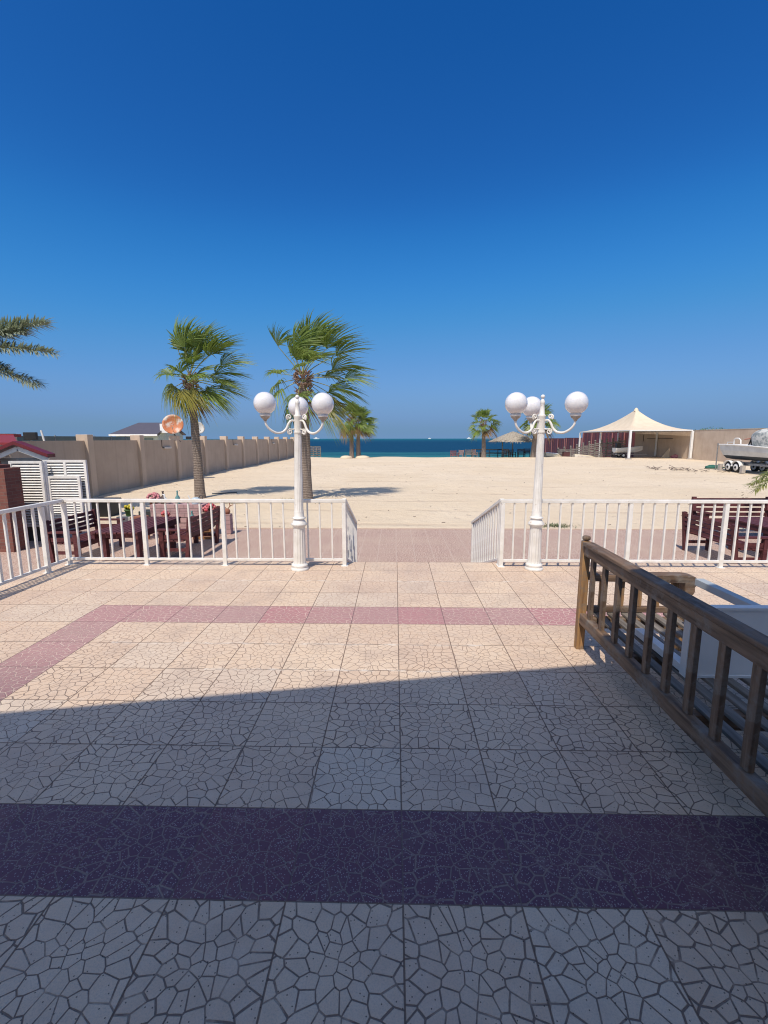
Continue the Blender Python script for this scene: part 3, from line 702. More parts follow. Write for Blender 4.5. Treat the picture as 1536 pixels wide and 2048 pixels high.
def date_palm(label, loc, h, fronds, seed, rb=.3, trunk_lean=(0,0)):
    rnd = random.Random(seed); t = thing('date_palm', label, 'palm tree', loc, group='date palms at the frame edges')
    top = trunk(t, h, rb, rb*.8, trunk_lean, rnd); m = MB()
    for (dx,dy,dz,L,dr,mi,ll) in fronds:
        for q in (0, 1): frond(m, top+Vector((0,0,.1)), Vector((dx+.02*q,dy+.10*q,dz+.035*q)), L*(1-.05*q), dr*(1+.1*q), rnd, mi, ll)
    m.build('crown', [DATE, DATE2, PETIOLE], t)
c0 = at(-190, 720, 14.5)
def toward(c, tip, L, dr):   # starting direction so that a drooping frond ends near tip
    v = Vector(tip)-Vector(c)-Vector((0,0,.1)); v.z += dr*L; return (*v.normalized(), L, dr)
fr = []
for (px_, py_, YY, dr, mi, ll) in [(84,644,14.0,.10,0,.66),(98,706,13.8,.16,0,.60),(64,770,14.2,.20,0,.54),(10,735,15.0,.1,0,.5)]:
    tp = at(px_, py_, YY); L = (tp-c0).length*1.03; fr.append((*toward(c0, tp, L, dr), mi, ll))
rr_ = random.Random(3)
for k in range(9):
    a = R(100+k*22); fr.append((math.cos(a), math.sin(a), rr_.uniform(-.1,.9), 4.0, .2, 0, .5))
tp = at(40, 662, 14.0); fr.append((*toward(c0, tp, (tp-c0).length*1.03, .1), 0, .7))
date_palm('grey-green date palm whose feathery fronds enter at the left edge above the wall', (c0.x, c0.y, GZ), c0.z-GZ, fr, 4)
c1 = at(1790, 905, 12.5)
tp = at(1518, 980, 11.9); fr = [(*toward(c1, tp, (tp-c1).length*1.0, .3), 1, .34)]
tp = at(1524, 966, 12.2); fr += [(*toward(c1, tp, (tp-c1).length*1.0, .25), 1, .28)]
for k in range(9):
    a = R(-110+k*24); fr.append((math.cos(a), math.sin(a), .8, 2.2, .3, 0, .3))
date_palm('low date palm with a yellow-green drooping frond at the right edge, over the sand', (c1.x, c1.y, GZ), c1.z-GZ, fr, 9)

# ---------------------------------------------------------------- right side: walls, tent, fences
t = thing('concrete_wall', 'rough pinkish concrete wall on the right behind the tent and boat', 'wall', (34.98,0,GZ))
m = MB(); m.box((0,30,-.5),(.3,69.4,3.36)); m.build('wall_panel', M_wall_far, t)
m = MB(); m.box((-.03,30,3.362),(.34,69.4,3.41)); m.build('coping', mat('wall_coping', (.5,.44,.34), .9), t)
t = thing('conduit_pipe', 'thin pipe run on the shaded wall under the tent', 'pipe', (34.93,0,GZ))
m = MB(); m.tube([(0,60,2.4),(0,66,2.4)], .03, 6); m.tube([(0,67,2.9),(0,67,2.0)], .03, 6); m.build('pipe', black, t)
# maroon corrugated fence
def corr(label, y0, y1, h, z0=GZ):
    t = thing('sheet_metal_fence', label, 'fence', (35.6,y0,z0-1.2), group='maroon corrugated fence sections')
    n = int((y1-y0)/.35); m = MB(); vs = []
    for i in range(n+1):
        x = -.10 if i % 4 in (0, 1) else 0
        vs += [(x, (y1-y0)*i/n, 0), (x, (y1-y0)*i/n, h+1.2)]
    m.add(vs, [(2*i, 2*i+2, 2*i+3, 2*i+1) for i in range(n)]); 
    o = len(vs); m.build('sheet', maroon_sheet, t)
    sol = t and kids(t)[0].modifiers.new('thickness', 'SOLIDIFY'); sol.thickness = .02
    k = 0; y = 0
    while y <= y1-y0:
        m = MB(); m.box((-.22,y-.09,0),(-.12,y+.09,h+1.1)); m.build('post', maroon_post, t); y += 4.0
maroon_sheet = mat('maroon_sheet', (.17,.045,.05), .6, (.12,.035,.04), 3)
maroon_post = mat('maroon_post', (.40,.16,.15), .6)
corr('tallest section of maroon corrugated fence, behind the tent', 69.6, 90, 3.50)
corr('middle lower section of maroon corrugated fence beyond the tent', 90.1, 99, 2.55)
corr('far section of maroon corrugated fence ending at the sea', 99.1, 113, 2.45)
# grey slatted panels
def slat_panel(m_, w_, h, rows, rnd):
    for k in range(rows):
        z = .08+k*(h-.1)/rows; m_.box((0,-.03+rnd.uniform(-.02,.02),z),(w_,.03,z+(h-.1)/rows*.62))
t = thing('slatted_fence', 'grey weathered slatted wood fence stepping up beside the tent', 'fence', (0,0,0))
pts_ = [(1116,900,69),(1128,898,68.7),(1141,896,68.2),(1153,893,67.8),(1166,890,67.4),(1178,887,67),(1190,885,66.6),(1203,884,66),(1213,882,65.8),(1225,881,65.5),(1238,880,65.3),(1252,878,65)]
rn = random.Random(2)
for i in range(len(pts_)-1):
    a = at(*pts_[i]); b_ = at(*pts_[i+1]); hgt = a.z-(GZ-.35); m = MB(); ww = Vector((b_.x-a.x, b_.y-a.y,0))
    rows = max(4, int(hgt/.26))
    for k in range(rows):
        z = GZ-.35+.1+k*(hgt-.15)/rows; ht = (hgt-.15)/rows*.68; q = rn.uniform(-.04,.04)
        m.beam((a.x,a.y,z+ht/2+q), (b_.x,b_.y,z+ht/2+q+rn.uniform(-.03,.03)), .05, ht)
    m.build('slat_panel', grey_wood, t)
    m = MB(); m.beam((a.x,a.y-.08,GZ-.6),(a.x,a.y-.08,a.z+.10), .17, .14, up=(0,1,0)); m.sphere((a.x,a.y-.08,a.z+.18), .13, 8); m.build('post', grey_wood, t)
t = thing('lattice_fence', 'grey woven lattice screen at the sea end of the left wall', 'fence', (0,0,0))
a = at(612,889,64); b_ = at(641,896,64); m = MB()
za, zb = a.z, GZ-.8
for k in range(8):
    z = zb+.1+k*(za-zb-.1)/8; m.beam((a.x-1.6,64,z),(b_.x,64.1,z-.02), .05, .16)
m.build('slat_panel', grey_wood, t)
for k in range(8):
    x = a.x-1.5+k*(b_.x-a.x+1.5)/7; m = MB(); m.beam((x,64-.06,zb),(x,64-.06,za-.02-.05*k), .12, .06, up=(0,1,0)); m.build('post', grey_wood, t)
# tent
t = thing('shade_tent', 'cream peaked shade tent on white posts in front of the concrete wall', 'shade tent', (0,0,0))
canvas = mat('cream_canvas', (.70,.59,.44), .8, (.64,.53,.39), 1.2, bump=.2, bd=.02)
cA, cB, cC, cD = Vector((27.5,55.7,2.68)), Vector((34.75,55.9,2.68)), Vector((34.9,74.5,2.72)), Vector((29.1,74.8,2.72)); apex = Vector((31.4,62.6,5.45))
m = MB(); n = 48; ring = []
per = []
for (p_, q_) in ((cA,cB),(cB,cC),(cC,cD),(cD,cA)):
    for k in range(12): per.append(p_.lerp(q_, k/12))
vs = []; NR = 14
for j in range(NR+1):
    u = j/NR
    for p_ in per:
        c = p_.lerp(apex, u); zz = p_.z+(apex.z-p_.z)*(u**2.1*.84+u*.16); vs.append((c.x, c.y, zz))
fs = [(j*n+k, j*n+(k+1)%n, (j+1)*n+(k+1)%n, (j+1)*n+k) for j in range(NR) for k in range(n)]
m.add(vs, fs, 0, True); cv = m.build('canopy', canvas, t); so = cv.modifiers.new('s','SOLIDIFY'); so.thickness = .03
m = MB()
for (p_, q_) in ((cA,cB),(cB,cC),(cC,cD),(cD,cA)): m.beam(p_-Vector((0,0,.07)), q_-Vector((0,0,.07)), .10, .12)
m.build('eave_frame', white_plain, t)
m = MB(); m.lathe([(.3,0),(.22,.25),(.08,.42)], 12, apex-Vector((0,0,.25))); m.build('peak_cap', canvas, t)
for (x,y,r) in [(27.5,55.7,.14),(34.75,55.9,.15),(28.6,66.2,.11),(29.1,74.8,.12),(34.8,63.4,.10),(34.9,74.5,.1)]:
    m = MB(); m.beam((x,y,GZ-.5),(x,y,2.56), r*1.6, r*1.6, up=(0,1,0)); pp = m.build('post', white_plain, t)
    m = MB(); m.lathe([(.38,0),(.36,.12),(.2,.18)], 10, (x,y,ground_z(x,y)-.04)); m.build('footing', mat('rubble', (.34,.29,.25), .95), pp)

# ---------------------------------------------------------------- boats
gel = mat('boat_gelcoat', (.60,.61,.60), .4, (.48,.49,.49), 1.5, dirt=((.40,.36,.32), 5, .62, .8)); gelw = mat('boat_deck', (.78,.77,.74), .4)
navy = mat('antifouling', (.03,.04,.055), .6)
def hull(L, W, H, rise=0, mats=None, bot=.36, tr=.15):
    m = MB(); NS = 14; rows = []
    for i in range(NS+1):
        u = i/NS; taper = (1-max(0,(u-.45)/.55)**2.2); hw = W/2*max(taper,.02)*(.92+.08*min(1,u*4)); x = L*u
        keel = .0+H*.55*max(0,(u-.6)/.4)**2; top = H+rise*u*u
        x_t = x-(tr if i == 0 else 0)
        row = [(x,0,keel),(x,hw*.55,keel+.10*H+.0),(x,hw*.80,keel+(top-keel)*bot),(x+(-tr*.6 if i==0 else 0),hw*.94,keel+(top-keel)*.62),(x_t,hw,top)]
        rows.append(row)
    for sg in (1,-1):
        for k in range(4):
            vs = [];
            for row in rows: vs += [(row[k][0],sg*row[k][1],row[k][2]),(row[k+1][0],sg*row[k+1][1],row[k+1][2])]
            m.add(vs, [((2*i,2*i+2,2*i+3,2*i+1) if sg < 0 else (2*i+1,2*i+3,2*i+2,2*i)) for i in range(NS)], 1 if k < 2 else 0, True)
    r0 = rows[0]; m.add([(p_[0],p_[1],p_[2]) for p_ in r0]+[(p_[0],-p_[1],p_[2]) for p_ in r0[::-1]], [tuple(range(10))])
    return m, rows
def boat_on_trailer():
    ang = R(-90)
    b = thing('motor_boat', 'grey and white motor boat with tarpaulin-covered console at the right edge', 'boat', (25.8,36.2,GZ+.88), ang)
    m, rows = hull(7.2, 2.3, 1.12, -.40, bot=.30, tr=.22); m.build('hull', [gel, navy], b)
    m = MB()
    for sg in (1,-1): m.tube([(r_[4][0],sg*r_[4][1],r_[4][2]) for r_ in rows], .05, 6)
    vs = []; 
    for r_ in rows: vs += [(r_[4][0],r_[4][1]*.98,r_[4][2]-.02),(r_[4][0],-r_[4][1]*.98,r_[4][2]-.02)]
    m.add(vs, [(2*i,2*i+1,2*i+3,2*i+2) for i in range(len(rows)-1)]); m.box((-.45,-1.0,1.06),(-.15,1.0,1.13)); m.build('deck', gelw, b)
    m = MB(); m.tube([(1.15,-.95,1.1),(1.15,-.95,1.5),(1.25,-.95,1.58),(1.6,-.95,1.58),(1.8,-.95,1.45),(1.85,-.95,1.1)], .045, 8); m.tube([(.4,-.9,1.1),(.4,-.9,1.3),(1.1,-.9,1.3)], .03, 6); m.build('grab_rail', gelw, b)
    rn = random.Random(5); m = MB(); vs = []; NA, NB = 14, 28
    pw_ = lambda v, e: math.copysign(abs(v)**e, v)
    for i in range(NA+1):
        t_ = math.pi*i/NA
        for k in range(NB):
            a_ = 2*math.pi*k/NB; q = 1+.035*rn.uniform(-1,1); tp_ = 1-.28*max(0, -math.cos(t_)*1.0) if False else 1-.22*max(0, -math.cos(t_)*-1)
            vs.append((4.0+1.85*q*tp_*pw_(math.sin(t_),.55)*pw_(math.cos(a_),.6), .88*q*tp_*pw_(math.sin(t_),.55)*pw_(math.sin(a_),.6), 1.48-.74*q*pw_(math.cos(t_),.6)+.05*math.sin(a_*5)))
    m.add(vs, [(i*NB+k, i*NB+(k+1)%NB, (i+1)*NB+(k+1)%NB, (i+1)*NB+k) for i in range(NA) for k in range(NB)], 0, True); m.build('tarpaulin', mat('tarpaulin', (.60,.60,.56), .6, (.26,.29,.29), 3, detail=8, lo=.42, hi=.54), b)
    m = MB(); m.beam((2.0,-.5,1.1),(2.25,-.5,1.75),.06,.06); m.beam((2.0,.5,1.1),(2.25,.5,1.75),.06,.06); m.box((2.15,-.5,1.1),(2.3,.5,1.5)); m.build('console', black, b)
    m = MB(); m.tube([(1.3,-.3,1.5),(2.5,-.3,1.66)], .05, 6); m.build('rolled_awning', mat('red_stripe', (.5,.22,.15), .7), b)
    r = thing('boat_trailer', 'white-fendered twin-axle trailer carrying the grey motor boat', 'trailer', (25.8,36.2,GZ), ang)
    m = MB()
    for sg in (1,-1): m.beam((-.1,sg*.62,.62),(6.5,sg*.55,.62), .1, .14)
    for x in (0,1.9,3.6,5.5): m.beam((x,-.7,.55),(x,.7,.55), .1, .1)
    m.build('chassis', steel, r)
    m = MB(); m.lathe([(.24,-.11),(.36,-.10),(.38,-.05),(.38,.05),(.36,.10),(.24,.11)], 28)
    me0 = None
    for x in (.95, 1.75):
        for sg in (1,-1):
            if me0 is None:
                me0 = m.build('wheel', rubber, r); q = me0
                mm = MB(); mm.lathe([(.05,-.13),(.23,-.12),(.25,-.10),(.25,.10),(.23,.12),(.05,.13)], 24); rim0 = mm.build('rim', gelw, me0); 
                mm = MB(); mm.lathe([(.09,-.15),(.09,.15)], 14); hubo = mm.build('hub', rubber, me0)
            else:
                q = me0.copy(); COL.objects.link(q); q.parent = r
                for kk in (rim0, hubo): c_ = kk.copy(); COL.objects.link(c_); c_.parent = q
            q.location = (x, sg*.95, .38); q.rotation_euler = (R(90),0,0)
    for sg in (1,-1):
        for x in (.95,1.75):
            m = MB(); vs = []; n_ = 12
            for k in range(n_+1):
                a_ = math.pi*(k/n_)*.92+.12
                for (rr,yy) in ((.47,-.17),(.47,.17),(.43,.17),(.43,-.17)): vs.append((x-rr*math.cos(a_), sg*.95+yy, .38+rr*math.sin(a_)))
            m.add(vs, [(4*i+j,4*i+(j+1)%4,4*i+4+(j+1)%4,4*i+4+j) for i in range(n_) for j in range(4)], 0, True); m.build('mudguard', gelw, r)
    for x in (.25,2.55):
        m = MB(); m.box((x-.12,-1.25,0),(x+.12,-1.0,.55)); m.build('concrete_block', mat('block', (.42,.38,.34), .95), r)
boat_on_trailer()
# small boat under tent
b = thing('small_boat', 'small grey boat on a dark trailer under the cream tent', 'boat', (28.2,61.0,GZ+.62), R(-4))
m, rows = hull(3.5, 1.4, .62, .25, bot=.3, tr=.0); m.build('hull', [gel, gelw], b)
m = MB(); m.box((.2,-.25,.55),(.75,.25,1.25)); m.build('outboard_motor', black, b)
r = thing('boat_trailer', 'dark trailer under the small grey boat in the shade of the tent', 'trailer', (28.2,61.0,GZ), R(-4))
m = MB(); m.beam((0,-.4,.45),(4.2,0,.42),.08,.1); m.beam((0,.4,.45),(4.2,0,.42),.08,.1); m.beam((.9,-.7,.4),(.9,.7,.4),.08,.08); m.build('chassis', steel, r)
for sg in (1,-1):
    m = MB(); m.lathe([(.15,-.08),(.28,-.08),(.30,0),(.28,.08),(.15,.08)], 20); q = m.build('wheel', rubber, r); q.location = (.9,sg*.75,.3); q.rotation_euler = (R(90),0,0)
    m = MB(); m.lathe([(.05,-.09),(.15,-.09),(.15,.09),(.05,.09)], 16); m.build('rim', gelw, q)
def overturned(label, c, L, W, H, rz, mt, mt2, tilt):
    m, rows = hull(L, W, H, .1, bot=.3, tr=0); o = m.build('dinghy', [mt, mt2]); o.location = c; o.rotation_euler = (R(180)+tilt, R(5), rz)
    return tag(o, label, 'dinghy', 'dinghies on the sand by the slatted fence')
cream_hull = mat('cream_hull', (.66,.57,.40), .5, (.55,.46,.32), 2)
a = at(1090,914,63.5); overturned('cream upturned dinghy just right of the right lamp post', (a.x,63.6,GZ+.62), 2.4, 1.3, .6, R(2), cream_hull, gelw, R(-12))
a = at(1143,913,64); overturned('flat cream upturned hull lying between the lamp post and the tent', (a.x,63.2,GZ+.40), 2.9, 1.2, .42, R(-2), mat('dirty_hull', (.55,.50,.42), .6, (.40,.34,.28), 3), cream_hull, 0)

# ---------------------------------------------------------------- thatched umbrella + beach furniture
t = thing('thatched_umbrella', 'thatched palm-leaf umbrella on poles at the beach edge', 'beach umbrella', (16.3,65.5,-1.1))
thatch = mat('thatch', (.46,.41,.33), .95, (.16,.135,.11), 9, detail=8)
rn = random.Random(12); m = MB(); Hs = 3.75; Rz = 3.35
prof = [(Rz,2.35),(Rz*.75,2.78),(Rz*.4,3.28),(.12,Hs)]
m.lathe(prof, 20)
for ring_, (rr, zz) in enumerate([(3.2,2.42),(2.8,2.58),(2.3,2.78),(1.8,2.95),(1.3,3.15),(.8,3.35),(.35,3.6)]):
    for k in range(int(26+rr*22)):
        a = rn.uniform(0,6.283); c = Vector((math.cos(a)*rr, math.sin(a)*rr, zz+.08)); o = Vector((math.cos(a+rn.uniform(-.4,.4)), math.sin(a+rn.uniform(-.4,.4)), -.62+rn.uniform(-.25,.25))).normalized()
        L = rn.uniform(.35,.75); s_ = Vector((-math.sin(a), math.cos(a), 0))*rn.uniform(.03,.07)
        m.add([c-s_, c+s_, c+o*L+s_*.3, c+o*L-s_*.3], [(0,1,2,3)])
m.build('canopy', thatch, t)
for (x, y) in ((0,0),(-1.55,-.6)):
    m = MB(); m.tube([(x,y,-.4),(x+.02,y,2.6+.4*(x==0))], .075, 8); m.build('pole', grey_wood, t)
def chair(label, px, py, Y, h, mt, wd=.6, group='chairs along the beach crest', rz=0):
    c = at(px, py, Y); t = thing('beach_chair', label, 'chair', (c.x, Y, c.z-h), rz, group)
    m = MB(); m.box((-wd/2,-.28,h*.42),(wd/2,.28,h*.48)); m.build('seat', mt, t)
    m = MB()
    for k in range(4): m.box((-wd/2,.24,h*(.52+k*.12)),(wd/2,.29,h*(.60+k*.12)))
    m.build('backrest', mt, t)
    for sx in (-1,1):
        for sy in (-1,1):
            m = MB(); m.box((sx*wd/2-.035,sy*.26-.035,-.1),(sx*wd/2+.035,sy*.26+.035,h if sy > 0 else h*.66)); m.build('leg', mt, t)
        m = MB(); m.box((sx*wd/2-.05,-.32,h*.66),(sx*wd/2+.05,.28,h*.71)); m.build('armrest', mt, t)
maroon2 = mat('faded_maroon', (.24,.09,.09), .6); pinkish = mat('faded_wood', (.30,.20,.18), .7)
chair('leftmost beach chair, dark brown with rounded seat, on the sand crest', 909, 901, 66, 1.25, maroon2, .9, rz=.5)
chair('faded pinkish-red chair second from the left on the sand crest', 922, 900, 66.3, 1.25, pinkish, .7, rz=-.4)
chair('slatted chair left of the lone slim palm', 938, 899, 66, 1.3, grey_wood, .9)
chair('slatted chair left of the lone palm, nearest to its trunk', 949, 899, 66.4, 1.3, pinkish, .6, rz=.3)
chair('grey chair right under the front pole of the thatched umbrella', 1013, 898, 65, 1.3, grey_wood, .8)
chair('dark blue chair between the two umbrella poles', 1024, 899, 65.4, 1.25, dark_paint, .9, rz=.5)
chair('black chair just right of the umbrella centre pole', 1043, 898, 65, 1.35, dark_paint, .9)
chair('black chair in front of the right palm trunk, under the thatch edge', 1054, 897, 65.3, 1.4, dark_paint, .8, rz=-.3)
chair('grey slatted chair between the cream dinghy and slatted fence', 1123, 898, 63.5, 1.2, grey_wood, .85)
c = at(985,903,67)
t = thing('beach_table', 'long dark table on the crest right of the lone palm', 'table', (c.x,67,-1.15))
m = MB(); m.box((-1.9,-.5,.80),(1.9,.5,.88)); m.build('tabletop', dark_paint, t)
for sx in (-1,1):
    for sy in (-1,1): m = MB(); m.box((sx*1.7-.05,sy*.4-.05,-.3),(sx*1.7+.05,sy*.4+.05,.80)); m.build('leg', dark_paint, t)
t = thing('beach_bench', 'long dark slatted bench behind the dark table at the water edge', 'bench', (c.x,69,-1.2))
m = MB(); m.box((-2.6,-.2,.45),(2.6,.25,.5)); m.build('seat', dark_paint, t)
m = MB(); m.box((-2.6,.25,.62),(2.6,.3,.72)); m.box((-2.6,.25,1.22),(2.6,.3,1.36))
m.build('backrest', dark_paint, t)
for k in range(5): m = MB(); m.box((-2.55+k*1.25,.22,-.5),(-2.45+k*1.25,.32,1.34)); m.build('leg', dark_paint, t)
c = at(1130,903,63); m = MB(); m.box((-.4,-.3,0),(.4,.3,.62)); m.box((-.42,-.32,.622),(.42,.32,.67))
tag(m.build('storage_box', mat('dark_red_box', (.09,.03,.03), .6), loc=(c.x+.15,63,GZ)), 'small dark red box beside the grey chair near the cream dinghy', 'box')
# far ships
for (x, lab, s_) in [(633,'tiny white ship on the horizon left of the paired palms',1.0),(938,'tiny white ship on the horizon left of the lone palm',.8),(859,'tiny pale ship on the horizon between the palms',.5)]:
    c = at(x, 877.5, 2500); t = thing('ship', lab, 'ship', (c.x,2500,-2), group='tiny ships on the horizon')
    m = MB(); m.hexa([(-14*s_,-3,0),(12*s_,-3,0),(12*s_,3,0),(-14*s_,3,0),(-16*s_,-3,3.5),(17*s_,-3,3.5),(17*s_,3,3.5),(-16*s_,3,3.5)]); m.build('hull', white_plain, t)
    m = MB(); m.box((-8*s_,-2,3.5),(4*s_,2,8.5*s_+1)); m.build('superstructure', white_plain, t)

# ---------------------------------------------------------------- maroon picnic furniture
def park_bench(label, loc, rz, L=1.7, D=.60, H=.88, group='maroon slatted benches below the terrace', nb=4, arms=True):
    """length along +Y from 0..L, backrest on local x=0 side, seat towards +x"""
    t = thing('park_bench', label, 'bench', loc, rz, group)
    m = MB()
    for k in range(5): x = .08+k*(D-.06)/5; m.box((x,0,.40),(x+.085,L,.43))
    m.box((D-.03,0,.30),(D,L,.398)); m.build('seat', maroon, t, bevel=.004)
    m = MB()
    for k in range(nb):
        z = .48+k*(H-.48)/nb; m.beam((-.02-.10*(z-.4),0,z+.04),(-.02-.10*(z-.4),L,z+.04), .03, (H-.5)/nb*.74)
    m.build('backrest', maroon, t, bevel=.004)
    for y in (.05, L-.05):
        m = MB(); m.beam((.04,y,0),(-.05,y,H), .09, .07, up=(1,0,0)); m.build('back_post', maroon, t)
        m = MB(); m.box((D-.10,y-.045,0),(D-.01,y+.045,.62 if arms else .40)); m.build('leg', maroon, t)
        if arms:
            m = MB(); m.box((-.02,y-.06,.622),(D+.03,y+.06,.655)); m.box((.03,y-.02,.44),(D-.03,y+.02,.53)); m.build('armrest', maroon, t)
    m = MB(); m.box((.04,.05,.18),(D-.04,.10,.24)); m.box((.04,L-.10,.18),(D-.04,L-.05,.24)); m.build('stretcher', maroon, t)
    return t
def picnic_table(label, loc, W, L, H=.72, rz=0):
    t = thing('picnic_table', label, 'table', loc, rz, 'maroon slatted picnic tables')
    m = MB(); n = 9
    for k in range(n): x = -W/2+k*W/n; m.box((x+.006,0,H-.035),(x+W/n-.012,L,H))
    m.build('tabletop', maroon, t, bevel=.003)
    m = MB(); m.box((-W/2+.06,.12,H-.13),(W/2-.06,.16,H-.037)); m.box((-W/2+.06,L-.16,H-.13),(W/2-.06,L-.12,H-.037)); m.box((-W/2+.02,.02,H-.14),(-W/2+.06,L-.02,H-.037)); m.box((W/2-.06,.02,H-.14),(W/2-.02,L-.02,H-.037)); m.build('apron', maroon, t)
    for sx in (-1,1):
        for y in (.20, L-.25):
            m = MB(); m.box((sx*(W/2-.13)-.055,y-.055,0),(sx*(W/2-.13)+.055,y+.055,H-.037)); m.build('leg', maroon, t)
    m = MB(); m.box((-W/2+.18,.17,.06),(W/2-.18,.22,.13)); m.build('foot_rail', maroon, t)
picnic_table('maroon slatted picnic table left of the steps, with ornaments behind it', (-5.42,8.62,GZ+.004), .92, 1.85)
park_bench('maroon bench with slatted back left of the left picnic table, by the louvred screen', (-6.98,8.95,GZ+.004), 0, 1.62)
b = park_bench('maroon bench right of the left picnic table, its tall back towards the sand', (-4.30,10.95,GZ+.004), R(180), 1.70, H=.90)
picnic_table('maroon slatted picnic table at the right edge below the terrace', (7.95,8.55,GZ+.004), 1.0, 2.1)
park_bench('maroon bench left of the right picnic table, nearest the steps', (6.42,8.7,GZ+.004), R(-1), 1.68)
park_bench('maroon bench behind the right picnic table, its open-slatted back against the sand', (9.75,12.1,GZ+.004), R(90), 2.0, D=.55, H=.98, nb=4)
for c_ in [o for o in COL.objects if o.get('label','').startswith('maroon bench behind')]: c_.rotation_euler.z = R(-90); c_.location = (7.75,12.2,GZ+.004)

# ---------------------------------------------------------------- louvred screens, brick pillar, hut
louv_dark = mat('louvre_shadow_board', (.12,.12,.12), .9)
def louvre(name, label, pl, pr, Y, ytop, ybot, cols=1, dx=0, group='white louvred screens by the brick grill'):
    a = at(pl, ytop, Y); c = at(pr, ytop, Y); zt = a.z; zb = at(pl, ybot, Y).z; W_ = c.x-a.x
    t = thing(name, label, 'louvred screen', (a.x, Y, zb), group=group); H = zt-zb
    m = MB(); m.box((0,-.03,0),(.06,.03,H)); m.box((W_-.06,-.03,0),(W_,.03,H)); m.box((.06,-.028,H-.06),(W_-.06,.028,H)); m.box((.06,-.028,0),(W_-.06,.028,.06))
    for k in range(1, cols): m.box((W_*k/cols-.03,-.029,.06),(W_*k/cols+.03,.029,H-.06))
    m.build('frame', white, t)
    n = int(H/.068); m = MB()
    for k in range(n):
        z = .085+k*(H-.14)/n; m.hexa([(.06,-.028,z-.012),(W_-.06,-.028,z-.012),(W_-.06,-.020,z-.010),(.06,-.020,z-.010),(.06,.012,z+.030),(W_-.06,.012,z+.030),(W_-.06,.020,z+.033),(.06,.020,z+.033)])
    m.build('louvre_blades', white, t)
    m = MB(); m.box((.061,.031,.061),(W_-.061,.036,H-.061)); m.build('gap_shade_panel', louv_dark, t)  # dark sheet added to stand for the shade between the blades
    return t
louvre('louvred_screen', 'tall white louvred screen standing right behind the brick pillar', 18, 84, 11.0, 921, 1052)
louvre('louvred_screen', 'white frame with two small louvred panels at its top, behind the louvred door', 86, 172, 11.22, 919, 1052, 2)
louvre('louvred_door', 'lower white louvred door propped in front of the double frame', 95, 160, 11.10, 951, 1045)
b0 = at(84,920,11.0); m = MB(); m.box((b0.x-.01,11.035,-.45),(b0.x+.02,11.12,at(84,922,11).z)); tag(m.build('screen_return', white_plain), 'plain white side panel joining the two louvred screens', 'screen')
a = at(20,1052,11.0); m = MB(); m.box((a.x-.3,11.05,GZ),(b0.x+.05,11.5,a.z-.002)); tag(m.build('plinth', mat('dark_plinth', (.10,.10,.10), .8)), 'dark grey plinth under the tall louvred screen', 'plinth')
a = at(40,934,10.35); zt = a.z; zb = GZ
t = thing('brick_grill', 'red brick grill pillar at the left edge with a stepped top', 'grill', (0,0,0))
m = MB(); m.box((a.x-2.0,9.9,zb),(a.x,10.35,zt)); m.box((a.x-2.0,9.9,zt),(a.x-.22,10.35,zt+.075)); m.box((a.x-2.0,9.9,zt+.075),(a.x-.42,10.35,zt+.15)); m.build('brickwork', M_brick, t)
m = MB(); m.box((a.x-1.6,9.88,zb+.5),(a.x-.75,9.899,zb+1.3)); m.build('fire_opening', black, t)
# gabled hut behind
red = mat('red_metal_roof', (.22,.02,.022), .55, (.24,.025,.03), 2, (1,6,1)); trimr = mat('dark_red_trim', (.14,.015,.02), .4)
ap = at(36,888,11.6); er = at(99,911,11.6); dx = er.x-ap.x; dz = ap.z-er.z
t = thing('garden_hut', 'small hut with dark red gabled roof at the left edge behind the brick pillar', 'hut', (ap.x,11.6,0))
m = MB(); z0 = ap.z
for sg in (1,-1): m.beam((0,-.02,z0-.10),(sg*dx*.97,-.02,z0-dz-.10), .05, .11)
m.build('gable_trim', white, t)
m = MB()
for sg in (1,-1): m.hexa([(0,-.15,z0),(sg*(dx+.06),-.15,z0-dz-.03),(sg*(dx+.06),.12,z0-dz-.03),(0,.12,z0),(0,-.15,z0+.085),(sg*(dx+.06),-.15,z0-dz+.055),(sg*(dx+.06),.12,z0-dz+.055),(0,.12,z0+.085)])
m.build('gable_roof', trimr, t)
o_ = Vector((ap.x,11.6,0)); f0 = at(35,884,11.9)-o_; f1 = at(27,869,14.2)-o_
m = MB(); m.hexa([(-4,f0.y,f0.z-.06),(f0.x,f0.y,f0.z-.06),(f1.x,f1.y,f1.z-.06),(-5,f1.y,f1.z-.06),(-4,f0.y,f0.z),(f0.x,f0.y,f0.z),(f1.x,f1.y,f1.z),(-5,f1.y,f1.z)])
m.hexa([(-5,f1.y+.005,f1.z-.06),(f1.x,f1.y+.005,f1.z-.06),(f1.x,f1.y+.3,f1.z-.06),(-5,f1.y+.3,f1.z-.06),(-5,f1.y+.005,f1.z+.03),(f1.x,f1.y+.005,f1.z+.03),(f1.x,f1.y+.3,f1.z+.03),(-5,f1.y+.3,f1.z+.03)]); m.build('main_roof', red, t)
m = MB(); m.box((-3,.13,GZ),(dx*.55,.35,z0-dz-.06)); m.build('wall', mat('hut_wall', (.33,.33,.31), .8, (.22,.22,.21), 4), t)

